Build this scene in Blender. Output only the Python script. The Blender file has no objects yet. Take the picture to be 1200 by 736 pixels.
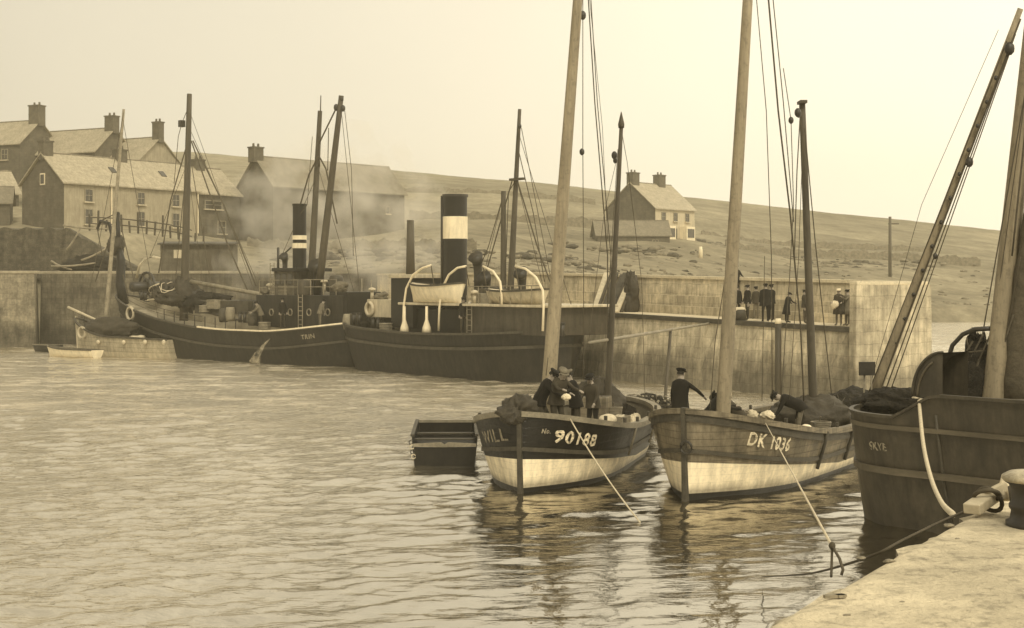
import bpy, math, random
import numpy as np
from mathutils import Vector, Matrix
R = math.radians
random.seed(7)
C = bpy.context.scene.collection
# ------------------------------------------------------------------ camera, light, exposure
EYE = 5.0            # camera height above the water
FPX = 1700.0         # focal length in pixels of a 1200 pixel wide frame
HOR = 330.0          # pixel row of the horizon
scn = bpy.context.scene
cam = bpy.data.cameras.new('camera'); co = bpy.data.objects.new('camera', cam); C.objects.link(co)
co.location = (0, 0, EYE); co.rotation_euler = (R(90), 0, 0)
cam.sensor_width = 36; cam.lens = 36 * FPX / 1200; cam.shift_y = -(368 - HOR) / 1200
cam.clip_start = 0.1; cam.clip_end = 4000
scn.camera = co
SUN_EL, SUN_AZ = 44.0, 172.0      # azimuth clockwise from +Y (the view direction)
w = bpy.data.worlds.new('World'); scn.world = w; w.use_nodes = True
nt = w.node_tree; bg = nt.nodes['Background']
sky = nt.nodes.new('ShaderNodeTexSky'); sky.sky_type = 'NISHITA'; sky.sun_disc = False
sky.sun_elevation = R(SUN_EL); sky.sun_rotation = R(SUN_AZ - 92); sky.dust_density = 6; sky.air_density = 1.0
bw = nt.nodes.new('ShaderNodeRGBToBW'); nt.links.new(sky.outputs[0], bw.inputs[0])
ma = nt.nodes.new('ShaderNodeMath'); ma.operation = 'MULTIPLY_ADD'; nt.links.new(bw.outputs[0], ma.inputs[0])
ma.inputs[1].default_value = 0.3; ma.inputs[2].default_value = 6.9
# soft cloud mottling by direction
tc = nt.nodes.new('ShaderNodeTexCoord'); nz = nt.nodes.new('ShaderNodeTexNoise'); nz.inputs['Scale'].default_value = 3.0
nz.inputs['Detail'].default_value = 3
nt.links.new(tc.outputs['Generated'], nz.inputs['Vector'])
mr = nt.nodes.new('ShaderNodeMapRange'); mr.inputs[3].default_value = 0.92; mr.inputs[4].default_value = 1.08
nt.links.new(nz.outputs[0], mr.inputs[0])
mm = nt.nodes.new('ShaderNodeMath'); mm.operation = 'MULTIPLY'; nt.links.new(ma.outputs[0], mm.inputs[0]); nt.links.new(mr.outputs[0], mm.inputs[1])
# an overcast sky over sea mist: brightest low down, duller overhead
sxyz = nt.nodes.new('ShaderNodeSeparateXYZ'); nt.links.new(tc.outputs['Generated'], sxyz.inputs[0])
el = nt.nodes.new('ShaderNodeMapRange'); el.interpolation_type = 'SMOOTHSTEP'; nt.links.new(sxyz.outputs[2], el.inputs[0])
el.inputs[1].default_value = 0.22; el.inputs[2].default_value = 0.85; el.inputs[3].default_value = 1.0; el.inputs[4].default_value = 0.85
m3_ = nt.nodes.new('ShaderNodeMath'); m3_.operation = 'MULTIPLY'; nt.links.new(mm.outputs[0], m3_.inputs[0]); nt.links.new(el.outputs[0], m3_.inputs[1]); mm = m3_
# thinner cloud towards the right hand quarter
dp = nt.nodes.new('ShaderNodeVectorMath'); dp.operation = 'DOT_PRODUCT'; nt.links.new(tc.outputs['Generated'], dp.inputs[0]); dp.inputs[1].default_value = (.97, .26, 0)
lb = nt.nodes.new('ShaderNodeMapRange'); nt.links.new(dp.outputs['Value'], lb.inputs[0]); lb.inputs[1].default_value = -.15; lb.inputs[2].default_value = .62; lb.inputs[3].default_value = .57; lb.inputs[4].default_value = 1.14
m4_ = nt.nodes.new('ShaderNodeMath'); m4_.operation = 'MULTIPLY'; nt.links.new(mm.outputs[0], m4_.inputs[0]); nt.links.new(lb.outputs[0], m4_.inputs[1]); mm = m4_
vm = nt.nodes.new('ShaderNodeVectorMath'); vm.operation = 'SCALE'; vm.inputs[0].default_value = (1.0, 0.912, 0.715)
nt.links.new(mm.outputs[0], vm.inputs['Scale']); nt.links.new(vm.outputs[0], bg.inputs['Color'])
bg.inputs['Strength'].default_value = 0.12
sl = bpy.data.lights.new('sun', 'SUN'); sl.energy = 1.7; sl.angle = R(14); sl.color = (1.0, 0.92, 0.74)
so = bpy.data.objects.new('sun', sl); C.objects.link(so)
sd = Vector((math.sin(R(SUN_AZ)) * math.cos(R(SUN_EL)), math.cos(R(SUN_AZ)) * math.cos(R(SUN_EL)), math.sin(R(SUN_EL))))
so.rotation_euler = (-sd).to_track_quat('-Z', 'Y').to_euler()
vs = scn.view_settings
try:
    scn.display_settings.display_device = 'sRGB'; vs.view_transform = 'Standard'; vs.look = 'None'
except Exception: pass
vs.exposure = 0.4; vs.gamma = 1.0; vs.use_curve_mapping = False
scn.cycles.volume_bounces = 1; scn.cycles.max_bounces = 8; scn.cycles.volume_max_steps = 64
HAZE = 0.0007

# ------------------------------------------------------------------ materials
TONE = (1.0, 0.865, 0.60)
_m = {}
def mat(name, g=0.3, rough=0.8, var=0.25, scale=3.0, bump=0.0, bscale=None, stretch=(1, 1, 1), spec=0.3, tone=TONE,
        streak=0.0, planks=0.0, brick=0.0, seam_=0.4, tide=0.0, tidew=0.35, bricksize=(0.7, 0.3), metal=0.0, spots=0.0, grain=0.0):
    """procedural surface: tone, mottling, vertical streaks, plank seams, stone courses, bump"""
    if name in _m: return _m[name]
    m = bpy.data.materials.new(name); m.use_nodes = True; n = m.node_tree.nodes; l = m.node_tree.links
    b = n['Principled BSDF']; b.inputs['Roughness'].default_value = rough; b.inputs['Specular IOR Level'].default_value = spec
    b.inputs['Metallic'].default_value = metal
    t = n.new('ShaderNodeTexCoord')
    def noise(sc, st=(1, 1, 1), det=5, rgh=0.6):
        mp = n.new('ShaderNodeMapping'); mp.inputs['Scale'].default_value = st; l.new(t.outputs['Object'], mp.inputs[0])
        x = n.new('ShaderNodeTexNoise'); x.inputs['Scale'].default_value = sc; x.inputs['Detail'].default_value = det
        x.inputs['Roughness'].default_value = rgh; l.new(mp.outputs[0], x.inputs['Vector']); return x.outputs[0]
    def math_(op, a, bb, c=None):
        x = n.new('ShaderNodeMath'); x.operation = op
        for i, v in enumerate((a, bb, c)):
            if v is None: continue
            if isinstance(v, (int, float)): x.inputs[i].default_value = v
            else: l.new(v, x.inputs[i])
        return x.outputs[0]
    def rng(src, lo, hi, a=0.3, bb=0.7):
        x = n.new('ShaderNodeMapRange'); l.new(src, x.inputs[0]); x.inputs[1].default_value = a; x.inputs[2].default_value = bb
        x.inputs[3].default_value = lo; x.inputs[4].default_value = hi; return x.outputs[0]
    f = rng(noise(scale, stretch), 1 - var, 1 + var)
    f = math_('MULTIPLY', f, rng(noise(scale * 7, stretch, 3), 1 - var * 0.5, 1 + var * 0.5))
    h = None
    if streak:
        f = math_('MULTIPLY', f, rng(noise(2.5, (1.6, 1.6, 0.22), 6, 0.7), 1 - streak, 1 + streak * 0.5, 0.35, 0.62))
    if tide:
        s3 = n.new('ShaderNodeSeparateXYZ'); l.new(t.outputs['Object'], s3.inputs[0])
        zz = math_('ADD', s3.outputs[2], math_('MULTIPLY_ADD', noise(1.4, (1, 1, .4), 6, .7), -2.4 * tidew, 1.2 * tidew)); f = math_('MULTIPLY', f, rng(zz, .42, 1.0, tide - tidew * .5, tide + tidew * .5))
    if spots:
        f = math_('MULTIPLY', f, rng(noise(9, (1, 1, 1), 4), 1 - spots, 1.0, 0.36, 0.46))
    if planks:
        sp = n.new('ShaderNodeSeparateXYZ'); l.new(t.outputs['Object'], sp.inputs[0])
        z = math_('MULTIPLY_ADD', sp.outputs[2], 1.0 / planks, 50.0)
        fr = math_('FRACT', z, 0.0); seam = rng(fr, seam_, 1.0, 0.0, 0.12)
        f = math_('MULTIPLY', f, seam); h = seam
    bk = None
    if brick:
        mp = n.new('ShaderNodeMapping'); l.new(t.outputs['Object'], mp.inputs[0])
        sp = n.new('ShaderNodeSeparateXYZ'); l.new(mp.outputs[0], sp.inputs[0])
        cb = n.new('ShaderNodeCombineXYZ'); l.new(math_('ADD', sp.outputs[0], sp.outputs[1]), cb.inputs[0])
        wob = math_('MULTIPLY_ADD', noise(1.2), 0.25, sp.outputs[2]); l.new(wob, cb.inputs[1])
        bk = n.new('ShaderNodeTexBrick'); l.new(cb.outputs[0], bk.inputs['Vector']); bk.inputs['Scale'].default_value = 1.0
        bk.inputs['Brick Width'].default_value = bricksize[0]; bk.inputs['Row Height'].default_value = bricksize[1]
        bk.inputs['Mortar Size'].default_value = 0.02; bk.inputs['Mortar Smooth'].default_value = 0.6
        bk.inputs['Color1'].default_value = (1, 1, 1, 1); bk.inputs['Color2'].default_value = (1 - brick * .6,) * 3 + (1,)
        bk.inputs['Mortar'].default_value = (1 - brick,) * 3 + (1,)
        r_ = n.new('ShaderNodeRGBToBW'); l.new(bk.outputs[0], r_.inputs[0]); f = math_('MULTIPLY', f, r_.outputs[0]); h = r_.outputs[0]
    v = n.new('ShaderNodeVectorMath'); v.operation = 'SCALE'; v.inputs[0].default_value = (g * tone[0], g * tone[1], g * tone[2])
    l.new(f, v.inputs['Scale']); l.new(v.outputs[0], b.inputs['Base Color'])
    if bump or h is not None:
        bp = n.new('ShaderNodeBump'); bp.inputs['Strength'].default_value = max(bump, 0.3); bp.inputs['Distance'].default_value = 0.05
        hh = noise(bscale or scale * 3, stretch, 6)
        if h is not None: hh = math_('MULTIPLY_ADD', h, 0.6, hh)
        l.new(hh, bp.inputs['Height']); l.new(bp.outputs[0], b.inputs['Normal'])
    _m[name] = m; return m

DARKT = (1.0, 0.83, 0.54)
mat('tarred_plank', 0.01, 0.45, 0.35, 1.5, streak=0.5, planks=0.17, spec=0.4, tone=DARKT)
mat('worn_grey_plank', 0.18, 0.6, 0.3, 1.5, streak=0.45, planks=0.17, tone=DARKT)
mat('steel_hull', 0.018, 0.5, 0.35, 0.8, streak=0.6, bump=0.15, spec=0.35, tone=DARKT)
mat('grey_steel', 0.06, 0.5, 0.25, 0.8, streak=0.35, bump=0.15, spec=0.35, tone=DARKT)
mat('white_boot', 0.87, 0.5, 0.08, 1.2, tide=.22, tidew=.2, streak=0.28, spots=0.1, bump=.1, planks=.17, seam_=.82)
mat('pale_boot', 0.42, 0.5, 0.12, 1.2, streak=0.3, spots=0.2, planks=0.3)
mat('rail_wood', 0.22, 0.6, 0.35, 3, stretch=(.3, 1, 1))
mat('dark_rail', 0.06, 0.6, 0.35, 3)
mat('worn_strake', 0.11, 0.6, 0.3, 2, stretch=(.3, 1, 1), tone=DARKT)
mat('mast_wood', 0.27, 0.6, 0.3, 3.0, stretch=(1, 1, .15), spots=0.2, tone=DARKT)
mat('dark_mast', 0.07, 0.6, 0.3, 3.0, stretch=(1, 1, .15), tone=DARKT)
mat('rope', 0.08, 0.9, 0.2, 10, tone=DARKT)
mat('pale_rope', 0.55, 0.9, 0.15, 10)
mat('iron', 0.03, 0.5, 0.3, 5, spec=0.5, tone=DARKT)
mat('black_paint', 0.014, 0.45, 0.3, 2, streak=0.3, tone=DARKT)
mat('white_paint', 0.78, 0.5, 0.08, 2, streak=0.15)
mat('cream_paint', 0.5, 0.5, 0.12, 2, streak=0.25)
mat('deck', 0.13, 0.8, 0.3, 2, planks=0)
mat('pale_deck', 0.3, 0.8, 0.25, 2)
mat('net', 0.022, 0.95, 0.6, 9, bump=1.0, bscale=25, tone=DARKT)
mat('tarpaulin', 0.05, 0.7, 0.3, 3, bump=0.6, bscale=5, tone=DARKT)
mat('canvas', 0.6, 0.8, 0.2, 5, bump=0.5)
mat('brown_sail', 0.09, 0.85, 0.3, 4, bump=0.7, bscale=8, tone=DARKT)
mat('pier_stone', 0.52, tide=1.5, tidew=1.0, rough=0.9, var=0.4, scale=0.3, bump=0.8, streak=0.35, brick=0.3, bricksize=(1.5, 0.5), spots=0.15)
mat('coping', 0.6, 0.85, 0.15, 1.5, bump=0.4, spots=0.2)
mat('pier_top', 0.62, 0.9, 0.2, 0.6, bump=0.4, spots=0.25)
mat('harbour_stone', 0.14, 0.9, 0.45, 0.6, tide=1.6, tidew=.9, bump=0.7, streak=0.35, brick=0.4, bricksize=(1.0, 0.42))
mat('harbour_stone_light', 0.24, 0.9, 0.5, 0.8, tide=1.6, tidew=.9, bump=0.7, streak=0.3, brick=0.3, bricksize=(1.0, 0.42))
mat('quay_concrete', 0.58, 0.95, 0.3, 0.8, bump=0.9, bscale=16, spots=0.3)
mat('scrub', 0.19, 1.0, 0.4, 2, bump=.8)
mat('rubble', 0.085, 0.95, 0.6, 1.6, bump=1.0, bscale=4, brick=0.35, bricksize=(0.6, 0.35))
mat('render_wall', 0.32, 0.9, 0.14, 0.8, streak=0.2, bump=0.2)
mat('bright_render', 0.5, 0.9, 0.1, 0.8, streak=0.15)
mat('stone_house', 0.11, 0.9, 0.3, 1.2, bump=0.5, brick=0.3, bricksize=(0.7, 0.35))
mat('slate', 0.38, 0.65, 0.15, 1.0, streak=0.25, brick=0.18, bricksize=(0.5, 0.4))
mat('dark_slate', 0.2, 0.7, 0.2, 1.0, streak=0.2, brick=0.18, bricksize=(0.5, 0.4))
mat('chimney', 0.1, 0.9, 0.3, 2)
mat('glass', 0.04, 0.15, 0.1, 2, spec=0.6)
mat('shed_board', 0.1, 0.85, 0.3, 2, streak=0.3)
mat('wood', 0.26, 0.8, 0.3, 3)
mat('pale_wood', 0.5, 0.8, 0.2, 3)
mat('skin', 0.32, 0.6, 0.1, 8, tone=(1, .85, .66))
mat('cloth_dark', 0.012, 0.95, 0.25, 6, tone=DARKT)
mat('cloth_mid', 0.05, 0.95, 0.25, 6, tone=DARKT)
mat('cloth_grey', 0.15, 0.95, 0.25, 6)
mat('cloth_white', 0.75, 0.9, 0.1, 6)
mat('hair', 0.02, 0.8, 0.2, 10, tone=DARKT)
mat('lettering', 0.75, 0.7, 0.35, 5, spots=0.65, planks=.17, seam_=.5)
mat('faded_lettering', 0.3, 0.7, 0.3, 6, spots=0.6)
mat('foam', 0.85, 0.8, 0.1, 6)
mat('spray', 0.6, 0.9, 0.1, 6)
_a = _m['spray'].node_tree.nodes['Principled BSDF']; _n = _m['spray'].node_tree; _x = _n.nodes.new('ShaderNodeTexNoise'); _x.inputs['Scale'].default_value = 3.5; _y = _n.nodes.new('ShaderNodeMapRange'); _y.inputs[1].default_value = .35; _y.inputs[2].default_value = .7; _y.inputs[4].default_value = .45; _n.links.new(_x.outputs[0], _y.inputs[0]); _n.links.new(_y.outputs[0], _a.inputs['Alpha'])
mat('white_stone', 0.8, 0.9, 0.1, 3)
mat('fish', 0.45, 0.4, 0.5, 14)
mat('worn_cap', 0.4, 0.6, 0.35, 6, spots=.35, bump=.5)
mat('pebble', 0.25, 0.9, 0.4, 9, bump=0.5)

# ------------------------------------------------------------------ mesh helper
class MB:
    def __init__(s): s.v = []; s.f = []; s.mi = []; s.mats = []
    def _mi(s, m):
        if m not in s.mats: s.mats.append(m)
        return s.mats.index(m)
    def add(s, vs, fs, m):
        o = len(s.v); s.v += [tuple(p) for p in vs]; k = s._mi(m)
        for f in fs: s.f.append([i + o for i in f]); s.mi.append(k)
        return s
    def box(s, c, d, m, rot=None, taper=1.0):
        x, y, z = d[0] / 2, d[1] / 2, d[2] / 2; vs = []
        for sz in (-1, 1):
            t = taper if sz > 0 else 1
            for sx, sy in ((-1, -1), (1, -1), (1, 1), (-1, 1)): vs.append(Vector((sx * x * t, sy * y * t, sz * z)))
        if rot is not None:
            M = rot if isinstance(rot, Matrix) else Matrix.Rotation(rot, 3, 'Z')
            vs = [M @ v for v in vs]
        vs = [v + Vector(c) for v in vs]
        return s.add(vs, [(3, 2, 1, 0), (4, 5, 6, 7), (0, 1, 5, 4), (1, 2, 6, 5), (2, 3, 7, 6), (3, 0, 4, 7)], m)
    def beam(s, a, b, wd, th, m, up=(0, 0, 1)):
        a = Vector(a); b = Vector(b); t = (b - a).normalized(); sd_ = t.cross(Vector(up))
        if sd_.length < 1e-4: sd_ = t.cross(Vector((1, 0, 0)))
        sd_.normalize(); u = sd_.cross(t)
        vs = [p + sd_ * wd / 2 * i + u * th / 2 * j for p in (a, b) for i, j in ((-1, -1), (1, -1), (1, 1), (-1, 1))]
        return s.add(vs, [(0, 1, 2, 3), (7, 6, 5, 4), (0, 4, 5, 1), (1, 5, 6, 2), (2, 6, 7, 3), (3, 7, 4, 0)], m)
    def tube(s, pts, r, m, n=8, caps=True):
        pts = [Vector(p) for p in pts]; k = len(pts)
        rs = r if isinstance(r, (list, tuple)) else [r] * k
        vs = []; ref = None
        for i in range(k):
            t = (pts[min(i + 1, k - 1)] - pts[max(i - 1, 0)]).normalized()
            if ref is None: ref = Vector((0, 0, 1)) if abs(t.z) < 0.9 else Vector((1, 0, 0))
            a = t.cross(ref)
            if a.length < 1e-4: a = t.cross(Vector((0, 1, 0)))
            a.normalize(); b = a.cross(t).normalized(); ref = b.cross(t) if False else ref
            for j in range(n):
                g = 2 * math.pi * j / n; vs.append(pts[i] + (a * math.cos(g) + b * math.sin(g)) * rs[i])
        fs = [(i * n + j, i * n + (j + 1) % n, (i + 1) * n + (j + 1) % n, (i + 1) * n + j) for i in range(k - 1) for j in range(n)]
        if caps: fs += [tuple(reversed(range(n))), tuple(range((k - 1) * n, k * n))]
        return s.add(vs, fs, m)
    def lathe(s, prof, c, m, n=24, M=None):
        vs = []
        for r, z in prof:
            for j in range(n):
                g = 2 * math.pi * j / n; v = Vector((r * math.cos(g), r * math.sin(g), z)); vs.append((M @ v if M else v) + Vector(c))
        k = len(prof)
        fs = [(i * n + j, i * n + (j + 1) % n, (i + 1) * n + (j + 1) % n, (i + 1) * n + j) for i in range(k - 1) for j in range(n)]
        fs += [tuple(reversed(range(n))), tuple(range((k - 1) * n, k * n))]
        return s.add(vs, fs, m)
    def ring(s, c, Rr, r, m, axis=(0, 0, 1), n=24, k=8, arc=1.0, start=0.0):
        q = Vector((0, 0, 1)).rotation_difference(Vector(axis)).to_matrix()
        full = arc >= 0.999
        pts = [Vector(c) + q @ Vector((Rr * math.cos(start + 2 * math.pi * arc * i / n), Rr * math.sin(start + 2 * math.pi * arc * i / n), 0)) for i in range(n + 1)]
        return s.tube(pts, r, m, k, caps=not full)
    def lump(s, c, r, m, seed=0, amp=0.25, n=14, k=9, base=None, freq=2.0):
        rnd = random.Random(seed); ph = [(rnd.uniform(-freq, freq), rnd.uniform(-freq, freq), rnd.uniform(-freq, freq), rnd.uniform(0, 6.3)) for _ in range(9)]
        vs = []
        for i in range(k + 1):
            th = math.pi * i / k
            for j in range(n):
                g = 2 * math.pi * j / n; d = Vector((math.sin(th) * math.cos(g), math.sin(th) * math.sin(g), math.cos(th)))
                a = 1 + amp * sum(math.sin(3 * (p[0] * d.x + p[1] * d.y + p[2] * d.z) + p[3]) for p in ph) / 4
                v = Vector((d.x * r[0] * a, d.y * r[1] * a, d.z * r[2] * a)) + Vector(c)
                if base is not None: v.z = max(v.z, base)
                vs.append(v)
        fs = [(i * n + j, (i + 1) * n + j, (i + 1) * n + (j + 1) % n, i * n + (j + 1) % n) for i in range(k) for j in range(n)]
        return s.add(vs, fs, m)
    def heap(s, c, r, m, seed=0, n=44, k=24, rough=.10):
        """irregular pile with fine folds"""
        rn = np.random.RandomState(seed); th = np.linspace(0, math.pi, k + 1)[:, None]; g = (2 * math.pi * np.arange(n) / n)[None, :]
        dx = np.sin(th) * np.cos(g); dy = np.sin(th) * np.sin(g); dz = np.cos(th) + 0 * g; a = 1 + 0 * dx
        for o in range(26):
            f = 1.5 * 1.22 ** o * .8; v = rn.normal(size=3); v /= np.linalg.norm(v); a = a + .20 / (1 + .28 * o) ** 1.15 * np.sin(f * (v[0] * dx + v[1] * dy + v[2] * dz) + rn.rand() * 6.28)
        a = a + rough * (rn.rand(*a.shape) - .5)
        P_ = [[(c[0] + r[0] * dx[i, j] * a[i, j], c[1] + r[1] * dy[i, j] * a[i, j], c[2] + r[2] * dz[i, j] * a[i, j]) for j in range(n)] for i in range(k + 1)]
        vs = [p for row in P_ for p in row]
        fs = [(i * n + j, (i + 1) * n + j, (i + 1) * n + (j + 1) % n, i * n + (j + 1) % n) for i in range(k) for j in range(n)]
        s.add(vs, fs, m)
        return s
    def strands(s, c, r, m, seed=0, count=16, rr=.012):
        rn = random.Random(seed)
        for q in range(count):
            g = rn.uniform(0, 6.28); e = rn.uniform(.2, 1.2); pts = []
            for i in range(9):
                t = i / 8; gg = g + t * rn.uniform(.6, 1.0) * 1.6; el = e + .5 * math.sin(t * 5 + q); pts.append((c[0] + r[0] * 1.02 * math.cos(el) * math.cos(gg), c[1] + r[1] * 1.02 * math.cos(el) * math.sin(gg), c[2] + abs(r[2] * 1.06 * math.sin(el))))
            s.tube(pts, rr, m, 5)
        return s
    def grid(s, P, m, close=False):
        a = len(P); b = len(P[0]); vs = [p for row in P for p in row]
        fs = [(i * b + j, (i + 1) * b + j, (i + 1) * b + j + 1, i * b + j + 1) for i in range(a - 1) for j in range(b - 1)]
        return s.add(vs, fs, m)
    def build(s, name, parent=None, smooth=False, bevel=0, solid=0):
        me = bpy.data.meshes.new(name); me.from_pydata([tuple(v) for v in s.v], [], s.f)
        for m in s.mats: me.materials.append(_m[m])
        me.polygons.foreach_set('material_index', s.mi)
        if smooth: me.polygons.foreach_set('use_smooth', [True] * len(me.polygons))
        me.validate(); me.update()
        o = bpy.data.objects.new(name, me); C.objects.link(o)
        if parent is not None: o.parent = parent
        if solid:
            q = o.modifiers.new('s', 'SOLIDIFY'); q.thickness = solid; q.offset = 0
        if bevel:
            q = o.modifiers.new('b', 'BEVEL'); q.width = bevel; q.segments = 2; q.limit_method = 'ANGLE'
        return o

def tag(o, label=None, cat=None, group=None, kind=None):
    if label: o['label'] = label
    if cat: o['category'] = cat
    if group: o['group'] = group
    if kind: o['kind'] = kind
    return o
def thing(name, loc, rz, label, cat, group=None):
    o = bpy.data.objects.new(name, None); C.objects.link(o); o.location = loc; o.rotation_euler = (0, 0, rz)
    o.empty_display_size = 0.3
    return tag(o, label, cat, group)
def P(px, py, d): return Vector(((px - 600) / FPX * d, d, EYE - (py - HOR) / FPX * d))
def seg(a, b, n=12, sag=0.0):
    a = Vector(a); b = Vector(b); return [a.lerp(b, i / n) - Vector((0, 0, sag * 4 * (i / n) * (1 - i / n))) for i in range(n + 1)]

# ------------------------------------------------------------------ terrain
COLS = {  # pixel column of the bearing: (distance, height) from shore to behind the ridge
 -700: [(130,-1),(134,5),(140,9),(150,10),(200,17),(300,25),(420,36),(560,28)],
 -150: [(123,-1),(124.4,5.7),(127,9.3),(150,10.2),(172,16),(300,25),(420,36),(560,28)],
 30:   [(123,-1),(124.4,5.7),(127,9.6),(150,10.3),(172,16),(300,25),(420,39),(560,30)],
 130:  [(123,-1),(124.6,5.6),(130,9.4),(150,10.3),(174,15),(300,25),(420,41),(560,32)],
 200:  [(117,-1),(127,5.9),(137,9.0),(150,10.1),(180,13),(300,24),(420,43.2),(560,36)],
 300:  [(117,-1),(127,5.9),(145,8.0),(165,9.5),(200,13),(310,24),(420,41.3),(560,34)],
 400:  [(113,-1),(120,5.9),(145,8.0),(175,10),(220,14),(320,25),(420,38.6),(560,31)],
 470:  [(103,-1),(110,5.9),(145,8.0),(180,11),(250,16.0),(330,25.4),(420,37.1),(560,30)],
 560:  [(99,-1),(106,6.0),(145,8.0),(180,11.3),(250,15.6),(330,24.8),(420,35.1),(560,28)],
 640:  [(104,-1),(112,5.6),(150,7.6),(185,10),(250,15.0),(330,23.6),(420,33.4),(560,26)],
 700:  [(118,-1),(130,5.6),(160,7.2),(200,10),(250,14.5),(330,22.5),(420,31.7),(560,24)],
 800:  [(140,-1),(152,5.2),(175,7.4),(212,10.9),(260,13.4),(340,21),(420,29.5),(560,22)],
 900:  [(160,-1),(168,4.6),(190,6.4),(230,9),(270,11.4),(340,18),(420,27),(560,20)],
 1000: [(170,-1),(177,3.2),(195,5.4),(235,8.7),(280,11.2),(340,16),(420,24.3),(560,18)],
 1100: [(176,-1),(182,2.0),(200,4.2),(240,8.3),(280,10.4),(340,13.6),(420,21.8),(560,16)],
 1200: [(178,-1),(184,1.6),(200,3.4),(240,7.1),(280,8.8),(340,11.6),(420,19.3),(560,14)],
 1400: [(182,-1),(188,1.6),(205,3.0),(240,5.6),(280,7.0),(340,9),(420,14.8),(560,10)],
 2100: [(230,-1),(236,1.6),(245,3.0),(280,5),(310,6.0),(360,7),(430,9.8),(560,6)]}
_k = sorted(COLS)
def column(px):
    return ([np.interp(px, _k, [COLS[k][i][0] for k in _k]) for i in range(8)], [np.interp(px, _k, [COLS[k][i][1] for k in _k]) for i in range(8)])
def ground(x, y):
    ds, zs = column(600 + FPX * x / y); return float(np.interp(y, ds, zs))
rngt = np.random.RandomState(3)
def fbm(x, y, base=0.02, octs=6, seed=1):
    r = np.random.RandomState(seed); out = 0 * x; a = 1.0; f = base
    for o in range(octs):
        for _ in range(4):
            th = r.uniform(0, 6.28); ph = r.uniform(0, 6.28)
            out = out + a * np.sin(6.28 * f * (x * math.cos(th) + y * math.sin(th)) + ph + 1.3 * np.sin(6.28 * f * .6 * (y * math.cos(th) - x * math.sin(th)) + ph * 2)) / 4
        a *= 0.55; f *= 1.95
    return out
def grid_mesh(name, X, Y, Z, m, smooth=True):
    a, b = X.shape; me = bpy.data.meshes.new(name); co_ = np.stack([X, Y, Z], -1).reshape(-1, 3)
    i = np.arange(a * b).reshape(a, b); q = np.stack([i[:-1, :-1], i[:-1, 1:], i[1:, 1:], i[1:, :-1]], -1).reshape(-1, 4)
    me.vertices.add(a * b); me.vertices.foreach_set('co', co_.ravel().astype('f'))
    me.loops.add(q.size); me.loops.foreach_set('vertex_index', q.ravel().astype('i'))
    me.polygons.add(len(q)); me.polygons.foreach_set('loop_start', np.arange(0, q.size, 4).astype('i'))
    me.polygons.foreach_set('use_smooth', np.full(len(q), smooth)); me.update(calc_edges=True); me.validate()
    me.materials.append(m); o = bpy.data.objects.new(name, me); C.objects.link(o); return o

def land_material():
    m = bpy.data.materials.new('hillside'); m.use_nodes = True; n = m.node_tree.nodes; l = m.node_tree.links; b = n['Principled BSDF']
    b.inputs['Roughness'].default_value = 1.0; b.inputs['Specular IOR Level'].default_value = 0.1
    t = n.new('ShaderNodeTexCoord')
    def nz(sc, det, lo, hi, a=.35, c=.65, st=(1, 1, 1)):
        mp = n.new('ShaderNodeMapping'); mp.inputs['Scale'].default_value = st; l.new(t.outputs['Object'], mp.inputs[0])
        x = n.new('ShaderNodeTexNoise'); x.inputs['Scale'].default_value = sc; x.inputs['Detail'].default_value = det; x.inputs['Roughness'].default_value = .65
        l.new(mp.outputs[0], x.inputs['Vector']); y = n.new('ShaderNodeMapRange'); l.new(x.outputs[0], y.inputs[0])
        y.inputs[1].default_value = a; y.inputs[2].default_value = c; y.inputs[3].default_value = lo; y.inputs[4].default_value = hi; return y.outputs[0], x.outputs[0]
    a, _ = nz(.02, 5, .72, 1.22); c, _ = nz(.13, 7, .68, 1.25); d, raw = nz(.9, 6, .8, 1.18)
    x = n.new('ShaderNodeMath'); x.operation = 'MULTIPLY'; l.new(a, x.inputs[0]); l.new(c, x.inputs[1])
    y = n.new('ShaderNodeMath'); y.operation = 'MULTIPLY'; l.new(x.outputs[0], y.inputs[0]); l.new(d, y.inputs[1])
    v = n.new('ShaderNodeVectorMath'); v.operation = 'SCALE'; v.inputs[0].default_value = (.23, .2, .135); l.new(y.outputs[0], v.inputs['Scale'])
    l.new(v.outputs[0], b.inputs['Base Color'])
    bp = n.new('ShaderNodeBump'); bp.inputs['Strength'].default_value = .4; bp.inputs['Distance'].default_value = .5; l.new(raw, bp.inputs['Height']); l.new(bp.outputs[0], b.inputs['Normal'])
    return m
pxs = np.concatenate([np.arange(-700, -150, 25), np.arange(-150, 1400, 5.0), np.arange(1400, 2101, 25)])
ts = np.linspace(0, 7, 170)
X = np.zeros((len(ts), len(pxs))); Y = X.copy(); Z = X.copy()
for j, p in enumerate(pxs):
    ds = np.mean([column(p + o)[0] for o in (-30, -15, 0, 15, 30)], axis=0); zs = np.mean([column(p + o)[1] for o in (-30, -15, 0, 15, 30)], axis=0)
    Y[:, j] = np.interp(ts, range(8), ds); Z[:, j] = np.interp(ts, range(8), zs); X[:, j] = (p - 600) / FPX * Y[:, j]
T = np.repeat(ts[:, None], len(pxs), 1)
Z += fbm(X, Y, .02, 6, 5) * (0.25 + 0.25 * np.clip(T - 2, 0, 3)) * (.15 + .85 * np.clip((T - 1.2) / .8, 0, 1)) * (1 - .75 * np.clip(T - 4.5, 0, 1)) * np.clip(T / .7, 0, 1) * np.clip((7.5 - T), 0, 1)
tag(grid_mesh('hillside', X, Y, Z, land_material()), kind='structure')

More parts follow.
